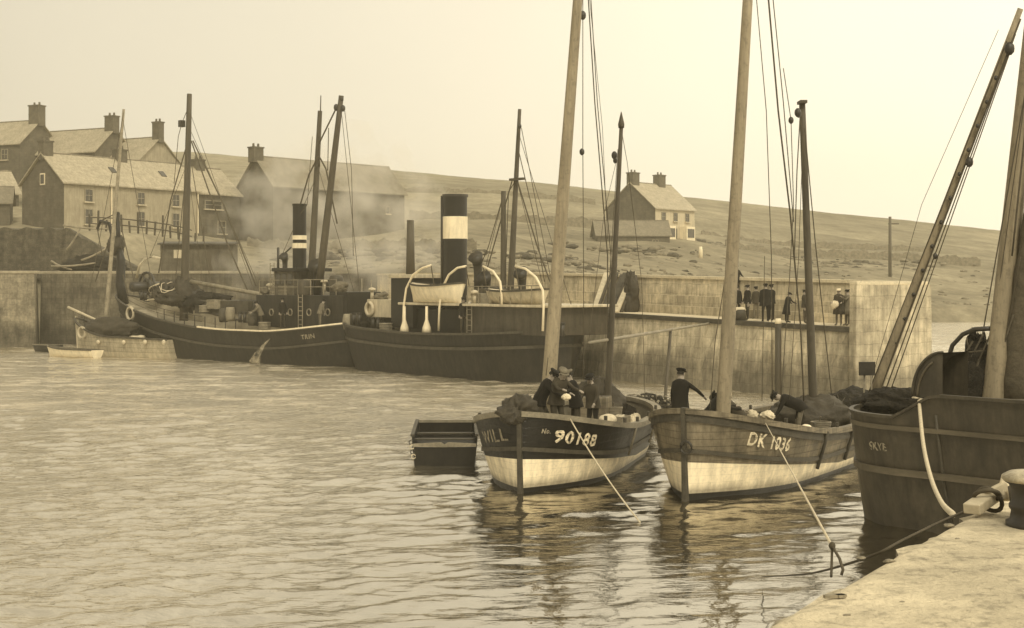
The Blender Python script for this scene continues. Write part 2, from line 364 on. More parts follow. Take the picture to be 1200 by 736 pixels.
# ------------------------------------------------------------------ water
def water_material():
    m = bpy.data.materials.new('harbour_water'); m.use_nodes = True; n = m.node_tree.nodes; l = m.node_tree.links; b = n['Principled BSDF']
    b.inputs['Base Color'].default_value = (.1, .086, .055, 1); b.inputs['Specular Tint'].default_value = (1, .96, .87, 1); b.inputs['Roughness'].default_value = .025; b.inputs['IOR'].default_value = 8.0
    b.inputs['Specular IOR Level'].default_value = 0.5
    t = n.new('ShaderNodeTexCoord'); mp = n.new('ShaderNodeMapping'); mp.inputs['Scale'].default_value = (1.6, 3.6, 1); l.new(t.outputs['Object'], mp.inputs[0])
    a = n.new('ShaderNodeTexNoise'); a.inputs['Scale'].default_value = 2.2; a.inputs['Detail'].default_value = 4; l.new(mp.outputs[0], a.inputs['Vector'])
    # wind ruffles the open water; it lies calmer in the lee of the near boats
    sp = n.new('ShaderNodeSeparateXYZ'); l.new(t.outputs['Object'], sp.inputs[0])
    ry = n.new('ShaderNodeMapRange'); l.new(sp.outputs[1], ry.inputs[0]); ry.interpolation_type = 'SMOOTHSTEP'
    ry.inputs[1].default_value = 34; ry.inputs[2].default_value = 62; ry.inputs[3].default_value = 0.0; ry.inputs[4].default_value = 1.0
    rx = n.new('ShaderNodeMapRange'); l.new(sp.outputs[0], rx.inputs[0]); rx.interpolation_type = 'SMOOTHSTEP'
    rx.inputs[1].default_value = -6; rx.inputs[2].default_value = -1; rx.inputs[3].default_value = .45; rx.inputs[4].default_value = .0
    mx = n.new('ShaderNodeMath'); mx.operation = 'MAXIMUM'; l.new(ry.outputs[0], mx.inputs[0]); l.new(rx.outputs[0], mx.inputs[1])
    pn = n.new('ShaderNodeTexNoise'); pn.inputs['Scale'].default_value = .09; pn.inputs['Detail'].default_value = 2; l.new(t.outputs['Object'], pn.inputs['Vector'])
    pm = n.new('ShaderNodeMapRange'); l.new(pn.outputs[0], pm.inputs[0]); pm.inputs[1].default_value = .35; pm.inputs[2].default_value = .65; pm.inputs[3].default_value = .65; pm.inputs[4].default_value = 1.25
    ml = n.new('ShaderNodeMath'); ml.operation = 'MULTIPLY'; l.new(mx.outputs[0], ml.inputs[0]); l.new(pm.outputs[0], ml.inputs[1])
    st = n.new('ShaderNodeMath'); st.operation = 'MULTIPLY_ADD'; l.new(ml.outputs[0], st.inputs[0]); st.inputs[1].default_value = .62; st.inputs[2].default_value = .1
    # streaks of wash and froth off the steamers
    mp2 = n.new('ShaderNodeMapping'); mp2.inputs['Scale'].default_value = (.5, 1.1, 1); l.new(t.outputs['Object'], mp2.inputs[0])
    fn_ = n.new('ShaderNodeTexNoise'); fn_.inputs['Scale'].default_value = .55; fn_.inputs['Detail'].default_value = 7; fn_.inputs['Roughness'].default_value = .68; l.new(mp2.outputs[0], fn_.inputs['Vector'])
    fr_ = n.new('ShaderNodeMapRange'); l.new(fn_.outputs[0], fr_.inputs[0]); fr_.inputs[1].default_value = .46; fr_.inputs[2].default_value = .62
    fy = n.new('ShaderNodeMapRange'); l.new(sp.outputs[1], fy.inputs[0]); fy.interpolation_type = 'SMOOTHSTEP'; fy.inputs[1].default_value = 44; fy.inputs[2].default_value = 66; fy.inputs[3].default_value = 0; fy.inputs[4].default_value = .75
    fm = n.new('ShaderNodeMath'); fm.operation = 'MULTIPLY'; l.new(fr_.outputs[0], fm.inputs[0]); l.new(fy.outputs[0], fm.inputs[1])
    fx = n.new('ShaderNodeMix'); fx.data_type = 'RGBA'; dk = n.new('ShaderNodeMix'); dk.data_type = 'RGBA'; dk.inputs[6].default_value = (.02, .017, .011, 1); dk.inputs[7].default_value = (.25, .215, .145, 1)  # water colour painted dark by the boats for reflections, paler beyond for sky glare
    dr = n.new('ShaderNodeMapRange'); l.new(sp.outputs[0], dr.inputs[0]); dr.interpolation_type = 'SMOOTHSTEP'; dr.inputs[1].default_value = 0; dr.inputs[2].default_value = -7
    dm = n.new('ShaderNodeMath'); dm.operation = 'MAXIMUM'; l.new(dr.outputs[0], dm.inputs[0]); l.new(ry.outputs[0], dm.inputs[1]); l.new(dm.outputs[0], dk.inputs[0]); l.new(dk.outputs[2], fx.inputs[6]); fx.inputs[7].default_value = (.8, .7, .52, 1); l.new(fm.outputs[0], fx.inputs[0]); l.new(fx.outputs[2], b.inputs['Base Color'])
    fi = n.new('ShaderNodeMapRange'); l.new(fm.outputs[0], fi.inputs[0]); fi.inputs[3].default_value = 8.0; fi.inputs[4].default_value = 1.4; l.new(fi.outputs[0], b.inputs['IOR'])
    bp = n.new('ShaderNodeBump'); bp.inputs['Distance'].default_value = .13; l.new(st.outputs[0], bp.inputs['Strength']); l.new(a.outputs[0], bp.inputs['Height'])
    l.new(bp.outputs[0], b.inputs['Normal'])
    return m
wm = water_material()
dd = [6.0]
while dd[-1] < 300: dd.append(dd[-1] * (1.0042 if dd[-1] > 18 else 1.02))
dd = np.array(dd); uu = np.linspace(-.62, .62, 520)
Yw = np.repeat(dd[:, None], len(uu), 1); Xw = Yw * uu[None, :]
rw = np.random.RandomState(11); Zw = 0 * Xw
patch = 0.75 + 0.5 * np.clip(fbm(Xw, Yw, .035, 3, 9), -1, 1)
for i in range(110):
    lam = 0.36 * (3.2 / 0.36) ** (rw.rand() ** 1.5); th = rw.normal(math.pi / 2 + .15, .6); k = 2 * math.pi / lam
    amp = 0.0029 * lam ** 0.85 * rw.uniform(.5, 1.3); fade = np.clip((lam / (Yw * 0.0042 * 2.5)) - .5, 0, 1)
    ph = rw.rand() * 6.28; s_ = np.sin(k * (Xw * math.cos(th) + Yw * math.sin(th)) + ph + 0.8 * np.sin(.31 * Xw + i) + .7 * np.sin(.27 * Yw + i * 2))
    Zw += amp * fade * (s_ + .5 * (1 - 2 * np.abs(s_)))
Zw *= patch
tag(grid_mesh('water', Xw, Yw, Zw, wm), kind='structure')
wb = MB(); wb.mats = []; 
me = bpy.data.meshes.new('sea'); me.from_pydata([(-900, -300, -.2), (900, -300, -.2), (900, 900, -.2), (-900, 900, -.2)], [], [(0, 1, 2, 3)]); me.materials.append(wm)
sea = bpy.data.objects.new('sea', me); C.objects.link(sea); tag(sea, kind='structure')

# ------------------------------------------------------------------ harbour walls
def wall_poly(name, pts, z0, z1, mside, mtop, batter=0.0, bevel=0.0, parent=None, cop=None):
    """closed polygon (ccw) extruded; top inset by batter"""
    b = MB(); n = len(pts); cx = sum(p[0] for p in pts) / n; cy = sum(p[1] for p in pts) / n
    top = []
    for x, y in pts:
        v = Vector((cx - x, cy - y)); v.normalize(); top.append((x + v.x * batter, y + v.y * batter, z1 if not callable(z1) else z1(x, y)))
    bot = [(x, y, z0) for x, y in pts]
    b.add(bot + top, [(i, (i + 1) % n, n + (i + 1) % n, n + i) for i in range(n)], mside)
    b.add(top, [tuple(range(n))], mtop)
    return b.build(name, parent, bevel=bevel)
# near quay under the camera
def quay_surface():
    # rough concrete slab: edge line through (1.14,6.7) and (3.56,10.67)
    q = thing('quay', (0, 0, 0), 0, 'pale rough concrete quay top in the near right corner', 'quay')
    e0 = Vector((1.14, 6.7)); dr = Vector((.52, .854)); corner = e0 + dr * 4.75
    a = e0 - dr * 22
    NU, NV = 150, 90; rows = []
    far_dir = Vector((.97, .24))
    top = []
    for i in range(NU + 1):
        t = i / NU; p = a.lerp(corner, t); row = []
        for j in range(NV + 1):
            s = (j / NV) ** 1.6 * 16; x = p.x + far_dir.x * s; y = p.y + far_dir.y * s
            z = 3.4 + .012 * float(fbm(np.array(x), np.array(y), .35, 4, 4)) - (0.035 * math.exp(-s / .05) if j < 4 else 0)
            if j == 0:
                wob = .05 * math.sin(x * 7.1) + .03 * math.sin(x * 17.3 + 1) + .02 * math.sin(x * 41 + 2) + .012 * math.sin(x * 93); x += wob * .85; y -= wob * .5
            row.append((x, y, z))
        top.append(row)
    b = MB(); b.grid(top, 'quay_concrete'); b.build('quay_deck', q, smooth=True)
    b = MB()
    edge = [r[0] for r in top] + top[-1][1:]
    b.grid([[(x, y, z - .001) for x, y, z in edge], [(x, y, -1.5) for x, y, z in edge]], 'harbour_stone_light'); b.build('quay_face', q)
quay_surface()
# left quay
q = thing('quay_wall', (0, 0, 0), 0, 'stone quay wall across the back of the harbour at left', 'quay')
def X_(px, d): return (px - 600) / FPX * d
wall_poly('pale_block', [(X_(-600, 125), 125), (X_(-200, 112), 112), (X_(43, 111), 111), (X_(47, 118), 118), (X_(-200, 124), 124)], -2, 5.62, 'harbour_stone_light', 'pale_deck', .25, .08, q)
wall_poly('stone_wall', [(X_(46, 116), 116), (X_(300, 112), 112), (X_(420, 108), 108), (X_(470, 101), 101), (X_(560, 97), 97), (X_(600, 112), 112), (X_(480, 118), 118), (X_(300, 126), 126), (X_(46, 124), 124)], -2, 5.60, 'harbour_stone', 'pale_deck', .2, .08, q)
b = MB()
for (p0, d0, p1, d1) in ((-200, 112, 43, 111), (46, 116, 300, 112)):
    b.beam((X_(p0, d0), d0 + .35, 5.72), (X_(p1, d1), d1 + .35, 5.72), .7, .22, 'pale_deck')
b.build('coping', q, bevel=.04)
# far pier: runs from (14.5,60.3) back to the left
PD = Vector((-.553, .833)); PN = Vector((.833, .553)); PO = Vector((14.5, 60.3)); PL = 48.0
def pp(s, n, z): v = PO + PD * s + PN * n; return Vector((v.x, v.y, z))
def hz(s): return 0.42 * min(max(s, 0), 30) / 22.0     # the pier rises slowly towards the land
pier = thing('pier', (0, 0, 0), 0, 'stone pier with a high sea wall behind the moored boats', 'pier')
N = 40; ss = [.4 + i * PL / N for i in range(N + 1)]
b = MB()
b.grid([[pp(s, -.35, -2) for s in ss], [pp(s, -.18, 1.2) for s in ss], [pp(s, 0, 2.86 + hz(s)) for s in ss]], 'pier_stone'); b.build('pier_face', pier)
b = MB(); b.grid([[pp(s, n_, 3.05 + hz(s)) for s in ss] for n_ in (.0, 1.2, 2.4, 3.25)], 'pier_top'); b.build('pier_deck', pier)
b = MB(); b.grid([[pp(s, -.07, 2.86 + hz(s)) for s in ss], [pp(s, -.07, 3.07 + hz(s)) for s in ss], [pp(s, .4, 3.07 + hz(s)) for s in ss]], 'dark_rail'); b.build('timber_edging', pier)
b = MB(); b.grid([[pp(s, 3.25, 3.05 + hz(s)) for s in ss], [pp(s, 3.32, 4.88 + hz(s)) for s in ss]], 'pier_stone')
b.grid([[pp(s, 4.0, 4.88 + hz(s)) for s in ss], [pp(s, 4.3, -2) for s in ss]], 'pier_stone'); b.build('sea_wall', pier)
b = MB(); pr = [(3.24, 4.86), (3.24, 5.0), (4.08, 5.0), (4.08, 4.86)]
b.grid([[pp(s, a_, c_ + hz(s)) for s in ss] for a_, c_ in pr], 'coping'); b.build('coping', pier)
for k, (n0, h0) in enumerate(((2.75, .42), (3.0, .95))):
    b = MB(); b.grid([[pp(s, n0, 3.052 + hz(s)) for s in ss[:34]], [pp(s, n0, 3.05 + h0 + hz(s)) for s in ss[:34]]], 'pier_stone')
    b.grid([[pp(s, n0, 3.05 + h0 + hz(s)) for s in ss[:34]], [pp(s, 3.4, 3.05 + h0 + hz(s)) for s in ss[:34]]], 'coping'); b.build('ledge', pier)
# pier head: end wall as high as the sea wall
wall_poly('pier_head', [tuple(pp(0, -.35, 0)[:2]), tuple(pp(-.1, 4.35, 0)[:2]), tuple(pp(.42, 4.35, 0)[:2]), tuple(pp(.42, -.33, 0)[:2])], -2, 4.86, 'pier_stone', 'coping', .1, .03, pier)
b = MB(); b.beam(pp(.2, -.25, 4.93), pp(.2, 4.2, 4.93), .42, .16, 'coping'); b.build('head_coping', pier, bevel=.03)
b = MB()
for nn in range(7):
    s = 2.2 + nn * 4.1
    if nn in (1, 3): continue
for s, t in ((3.55, 4.6),):
    pass
fp = thing('fender_pile', tuple(pp(4.4, -.45, 0)), 0, 'thick dark timber fender pile with a pale top against the pier face', 'post')
b = MB(); b.tube([(0, 0, -1), (0, 0, 3.15)], .14, 'dark_mast', 10); b.build('pile', fp, True)
b = MB(); b.tube([(0, 0, 3.15), (0, 0, 3.38)], [.15, .12], 'white_paint', 10); b.build('pile_cap', fp, True)

# ------------------------------------------------------------------ houses
def house(name, A, d1, Bp, d2, W, zb, ze, zr, wallm, roofm, label, wins=(), chim=(), group=None, dark_gable=None, doors=(), drain=(), skylights=()):
    """front wall from bearing A at distance d1 to bearing Bp at d2; W depth behind. wins: (t, z, w, h) on the front"""
    a = Vector((X_(A, d1), d1)); c = Vector((X_(Bp, d2), d2)); al = (c - a); L = al.length; rz = math.atan2(al.y, al.x)
    h = thing(name, (a.x, a.y, zb), rz, label, 'house', group); H = ze - zb; Rr = zr - zb
    b = MB(); base = -2.5
    v = [(0, 0, base), (L, 0, base), (L, W, base), (0, W, base), (0, 0, H), (L, 0, H), (L, W, H), (0, W, H)]
    b.add(v, [(0, 1, 5, 4), (2, 3, 7, 6)], wallm)
    gm = dark_gable or wallm
    b.add([(0, 0, base), (0, W, base), (0, W, H), (0, W / 2, Rr - .03), (0, 0, H)], [(0, 4, 3, 2, 1)], gm)
    b.add([(L, 0, base), (L, W, base), (L, W, H), (L, W / 2, Rr - .03), (L, 0, H)], [(0, 1, 2, 3, 4)], gm)
    b.build('wall', h)
    b = MB(); o = .3; sl_ = (Rr - H) / (W / 2); th = .14
    for sgn in (0, 1):
        y0 = -o if sgn == 0 else W + o; ym = W / 2
        pr_ = [(-o, y0, H - sl_ * o), (L + o, y0, H - sl_ * o), (L + o, ym, Rr), (-o, ym, Rr)]
        vs_ = [(x, y, z + .03) for x, y, z in pr_] + [(x, y, z + .03 + th) for x, y, z in pr_]
        b.add(vs_, [(0, 1, 2, 3), (4, 7, 6, 5), (0, 4, 5, 1), (1, 5, 6, 2), (2, 6, 7, 3), (3, 7, 4, 0)], roofm)
    b.tube([(-o, W / 2, Rr + th + .02), (L + o, W / 2, Rr + th + .02)], .1, 'dark_slate', 6)
    rf = b.build('roof', h)
    for t, hh, ww in chim:
        b = MB(); b.box((t * L, W / 2, Rr + hh / 2 - .3), (ww, ww * .75, hh + .6), 'chimney'); b.box((t * L, W / 2, Rr + hh + .02), (ww + .16, ww * .75 + .16, .16), 'chimney')
        for q_ in (-.25, .25): b.tube([(t * L + q_ * ww, W / 2, Rr + hh + .1), (t * L + q_ * ww, W / 2, Rr + hh + .5)], [.15, .12], 'chimney', 8)
        b.build('chimney', rf)
    for (t, z, ww, hh) in wins:
        x = t * L; b = MB()
        b.box((x, -.02, z), (ww, .05, hh), 'glass'); wn = b.build('window', h)
        b = MB()
        for sx in (-1, 1): b.box((x + sx * ww / 2, -.05, z), (.08, .08, hh + .08), 'wood')
        b.box((x, -.05, z + hh / 2), (ww - .09, .08, .08), 'wood'); b.box((x, -.06, z), (ww - .09, .06, .05), 'wood')
        b.box((x, -.061, z + .03), (.04, .06, hh - .2), 'wood'); b.build('frame', wn)
        b = MB(); b.box((x, -.12, z - hh / 2 - .1), (ww + .3, .26, .13), 'cream_paint'); b.build('sill', wn)
    for (t, ww, hh) in doors:
        b = MB(); b.box((t * L, -.03, hh / 2), (ww, .08, hh), 'dark_mast'); b.build('door', h)
    for t in drain:
        b = MB(); b.tube([(t * L, -.12, 0), (t * L, -.12, H)], .07, 'white_paint', 6); b.build('drainpipe', h)
    for t, u in skylights:
        y = W / 2 * u; z = H + sl_ * y + .2
        b = MB(); b.box((t * L, y, z + .03), (.7, .9, .08), 'glass', Matrix.Rotation(math.atan(sl_), 3, 'X')); b.build('skylight', rf)
    return h
cot = house('long_cottage', 75, 148, 232, 162.5, 7, 10.4, 15.2, 18.2, 'render_wall', 'slate', 'long pale cottage with dark stone gable above the left quay',
      wins=[(.17, 3.55, .95, 1.25), (.17, 1.35, .95, 1.5), (.55, 3.55, .95, 1.25), (.55, 1.35, .95, 1.5), (.82, 3.55, .95, 1.25), (.82, 1.35, .95, 1.5)],
      chim=[(.02, 1.3, 1.2), (.55, 1.1, 1.3)], dark_gable='stone_house', doors=[(.36, .95, 2.0)], drain=(.33, .995), skylights=[(.42, .5), (.80, .5)])
b = MB(); b.box((-.03, 3.5, 5.2), (.06, .8, 1.2), 'white_paint'); gw = b.build('gable_window', cot)
b = MB(); b.box((-.07, 3.5, 5.2), (.06, .55, .95), 'glass'); b.build('pane', gw)
house('end_cottage', 232.6, 162.7, 281, 168, 7, 10.0, 15.0, 18.0, 'stone_house', 'slate', 'dark stone cottage joined to the right end of the long pale one',
      wins=[(.35, 3.7, 2.6, .9), (.55, 1.2, 1.2, 1.4)], chim=[(.5, 1.0, 1.3)])
house('rear_wing', -60, 158, 22, 163, 6, 10.6, 14.9, 17.4, 'stone_house', 'slate', 'low stone house with pale roof at the left edge behind the long cottage', wins=[(.8, 2.6, .9, 1.1)], chim=[(.1, 1.0, 1.0)])
house('lean_shed', -80, 150, 12, 152, 4, 10.4, 13.3, 14.9, 'stone_house', 'dark_slate', 'small outhouse at the left edge beside the dark cottage gable')
TG = 'terrace houses on the rise at left'
house('terrace_house', -70, 192, 23, 186, 7, 17, 22.8, 25.9, 'stone_house', 'slate', 'highest terrace house at the left edge with pale windows', wins=[(.82, 4.4, 1, 1.3), (.82, 1.7, 1, 1.3), (.5, 4.4, 1, 1.3), (.5, 1.7, 1, 1.3)], chim=[(.97, 2.0, 1.7), (.3, 1.6, 1.5)], group=TG)
house('terrace_house', 24, 190, 111, 184, 7, 16.2, 21.6, 24.7, 'stone_house', 'slate', 'middle terrace house with broad pale roof behind the long cottage', wins=[(.55, 4.3, 1, 1.2), (.74, 4.3, 1, 1.2), (.3, 4.3, 1, 1.2)], chim=[(.97, 1.6, 1.5)], group=TG)
house('terrace_house', 113, 187, 163, 183, 7, 15.2, 20.4, 23.4, 'render_wall', 'slate', 'lowest terrace house with white arched door behind the long cottage roof', wins=[(.12, 4.4, 1.2, 1.3)], chim=[(.97, 2.0, 1.2)], group=TG)
house('stone_barn', 320, 165, 474, 181, 6.1, 9.4, 16.0, 19.3, 'stone_house', 'dark_slate', 'long dark house with one gable chimney in haze behind the funnels',
      wins=[(.86, 4.4, .6, .8)], chim=[(.0, 1.1, 1.4)])
rh = house('hill_house', 768, 212, 814, 219.6, 9, 10.7, 15.8, 19.6, 'bright_render', 'slate', 'white two storey house with bay windows on the far hillside',
      wins=[(.2, 3.9, 1.0, 1.2), (.5, 3.9, 1.0, 1.2), (.8, 3.9, 1.0, 1.2)], chim=[(.06, 1.5, 1.6), (.72, 1.5, 1.6)], dark_gable='stone_house')
for t in (2.4, 7.4):
    b = MB(); b.box((t, -.6, 1.2), (2.2, 1.2, 2.6), 'white_paint'); bay = b.build('bay_window', rh)
    b = MB(); b.box((t, -1.22, 1.5), (1.7, .06, 1.3), 'glass'); b.build('pane', bay)
b = MB(); b.box((4.9, -.04, 1.1), (1.1, .1, 2.2), 'dark_mast'); b.build('door', rh)
house('low_annexe', 700, 205, 785, 206, 5, 8.6, 11.6, 13.6, 'stone_house', 'dark_slate', 'low outbuilding in front of the white house on the hill', wins=[(.8, 1.9, .8, .8)])
# quay shed
sh = thing('quay_shed', (X_(188, 121), 121, 5.75), R(4), 'low dark boarded shed on the quay behind the steam drifter', 'shed')
b = MB(); b.box((3.0, 1.6, 1.2), (6.0, 3.2, 2.4), 'shed_board'); b.build('wall', sh)
b = MB(); b.box((3.0, 1.5, 2.5), (6.4, 3.8, .12), 'dark_rail', Matrix.Rotation(R(4), 3, 'X')); b.build('roof', sh)
b = MB(); b.box((1.5, -.03, 1.55), (.8, .06, .7), 'cream_paint'); b.build('window', sh)
b = MB(); b.box((4.3, -.03, 1.0), (1.0, .06, 1.9), 'dark_mast'); b.build('door', sh)

# field walls on the hill
def field_wall(pts, label, name='field_wall', hgt=1.1, m='scrub', g='field walls across the far hillside'):
    b = MB(); prev = None; path = []
    for (p0, d0), (p1, d1) in zip(pts[:-1], pts[1:]):
        for i in range(60):
            t = i / 60; p = p0 + (p1 - p0) * t; d = d0 + (d1 - d0) * t; path.append((X_(p, d), d))
    rows = [[], [], [], []]
    for i, (x, y) in enumerate(path):
        z = ground(x, y); hh = hgt * (0.75 + .12 * math.sin(i * .37) + .08 * math.sin(i * .83 + 1) + .05 * math.sin(i * 1.9)); rows[0].append((x, y - .35, z - 1)); rows[1].append((x, y - .25, z + hh)); rows[2].append((x, y + .25, z + hh)); rows[3].append((x, y + .35, z - 1))
    b.grid(rows, m); o = b.build(name); tag(o, label, 'wall', g); return o
field_wall([(455, 328), (560, 330), (700, 334)], 'highest field wall on the slope behind the tug mast', hgt=1.6)
field_wall([(480, 250), (600, 250), (705, 252)], 'lower field wall behind the tug funnel', hgt=1.6)
field_wall([(822, 262), (940, 276), (1090, 281)], 'broken field wall below the ridge right of the white house', hgt=1.5)
field_wall([(850, 232), (960, 240), (1060, 243), (1150, 241)], 'rough wall just above the pier head', hgt=1.4)
field_wall([(290, 150), (380, 148), (470, 150), (560, 148)], 'low stone wall on the slope behind the two funnels', hgt=1.2)
# scrub and rocks on the slopes
rs = random.Random(5)
b = MB()
for i in range(550):
    p = rs.uniform(300, 1180); lo = column(p)[0][1] + 2; d = lo + (rs.random() ** 2.2) * 70
    x, y = X_(p, d), d; z = ground(x, y); r = rs.uniform(.12, .4)
    b.lump((x, y, z), (r * rs.uniform(1, 1.6), r, r * .6), 'scrub' if rs.random() < .8 else 'rubble', i, .3, 8, 5)
for i in range(420):
    g_ = rs.choice(((850, 232), (930, 222), (1010, 215), (1060, 226), (360, 138), (520, 136), (655, 150), (740, 185), (450, 150)))
    p = g_[0] + rs.gauss(0, 26); d = g_[1] + rs.gauss(0, 7); x, y = X_(p, d), d; z = ground(x, y); r = rs.uniform(.15, .6)
    b.lump((x, y, z), (r * 1.6, r, r * .6), 'scrub' if rs.random() < .6 else 'rubble', i, .3, 8, 5)
o = b.build('hillside_scrub', smooth=True); tag(o, 'rough bushes and boulders over the hillside', 'scrub', kind='stuff')
b = MB(); b.tube([(0, 0, -.3), (.02, 0, .8), (.0, 0, 1.35)], [.3, .27, .2], 'white_stone', 6); o = b.build('standing_stone', smooth=True)
x, y = X_(821, 190), 190; o.location = (x, y, ground(x, y)); tag(o, 'white painted marker stone on the slope below the white house', 'stone')
# telegraph pole
x, y = X_(1043, 205), 205; tp = thing('telegraph_pole', (x, y, ground(x, y)), 0, 'dark pole with short cross arm above the pier head', 'pole')
ztop = P(1043, 254, 205).z - ground(x, y)
b = MB(); b.tube([(0, 0, -.5), (0, 0, ztop)], [.26, .2], 'dark_mast', 8); b.build('pole', tp, True)
b = MB(); b.box((.5, 0, ztop - 1.0), (1.5, .15, .18), 'dark_mast'); b.build('cross_arm', tp)
# left bank: retaining wall, timbers
b = MB(); rows = [[], [], []]
for i in range(60):
    p = -150 + i * 5.2; d = 124.6 + .2 * math.sin(i * .8); x = X_(p, d); rows[0].append((x, d - .6, 5.2)); k_ = max(0, i - 44) / 15; rows[1].append((x, d - .2 + .1 * math.sin(i * 2.1) + k_ * 1.5, 9.55 + .12 * math.sin(i * 1.3) - 3.4 * k_)); rows[2].append((x, d + .9 + k_ * 1.5, 9.6 - 3.4 * k_))
b.grid(rows, 'rubble'); tag(b.build('retaining_wall'), 'rough dark retaining wall below the long cottage', 'wall')
for i, (a_, c_, lab) in enumerate((((60, 312, 117), (112, 308, 117), ), ((78, 293, 119), (94, 268, 119)), ((74, 264, 121), (128, 268, 121)), ((95, 305, 117), (126, 290, 117)), ((60, 306, 118), (84, 316, 117)))[k] + (l_,) for k, l_ in enumerate(('longest pale spar lying along the quay at left', 'short plank leaning steeply on the bank at left', 'level pole along the top of the bank at left', 'spar propped against the dark heap at left', 'crooked plank low on the quay near the pale block'))):
    b = MB(); pa = P(*a_); pb = P(*c_); b.tube(seg(pa, pb, 4, .1), [.09, .085, .08, .075, .06], 'wood', 7); tag(b.build('timber', smooth=True), lab, 'timber', 'timbers on the left quay')
b = MB(); b.heap((X_(108, 118.5), 118.5, 6.0), (2.4, 1.5, .9), 'net', 3, rough=.3); tag(b.build('net_heap', smooth=True), 'dark heap of nets on the quay beside the leaning mast', 'net heap')
fr = thing('fence', (0, 0, 0), 0, 'rough post fence in front of the long cottage', 'fence')
for i in range(15):
    p = 105 + i * 9.5; d = 138.5; x = X_(p, d); z = ground(x, d); hh = 1.6 + .5 * math.sin(i * 2.3)
    b = MB(); b.tube([(x, d, z - .3), (x + .1 * math.sin(i), d, z + hh)], .1, 'dark_mast', 6); b.build('post', fr)
for z_ in (.7, 1.3):
    b = MB(); b.tube([(X_(p, 138.3), 138.3, ground(X_(p, 138.3), 138.3) + z_) for p in range(105, 240, 15)], .06, 'dark_mast', 5); b.build('fence_rail', fr)

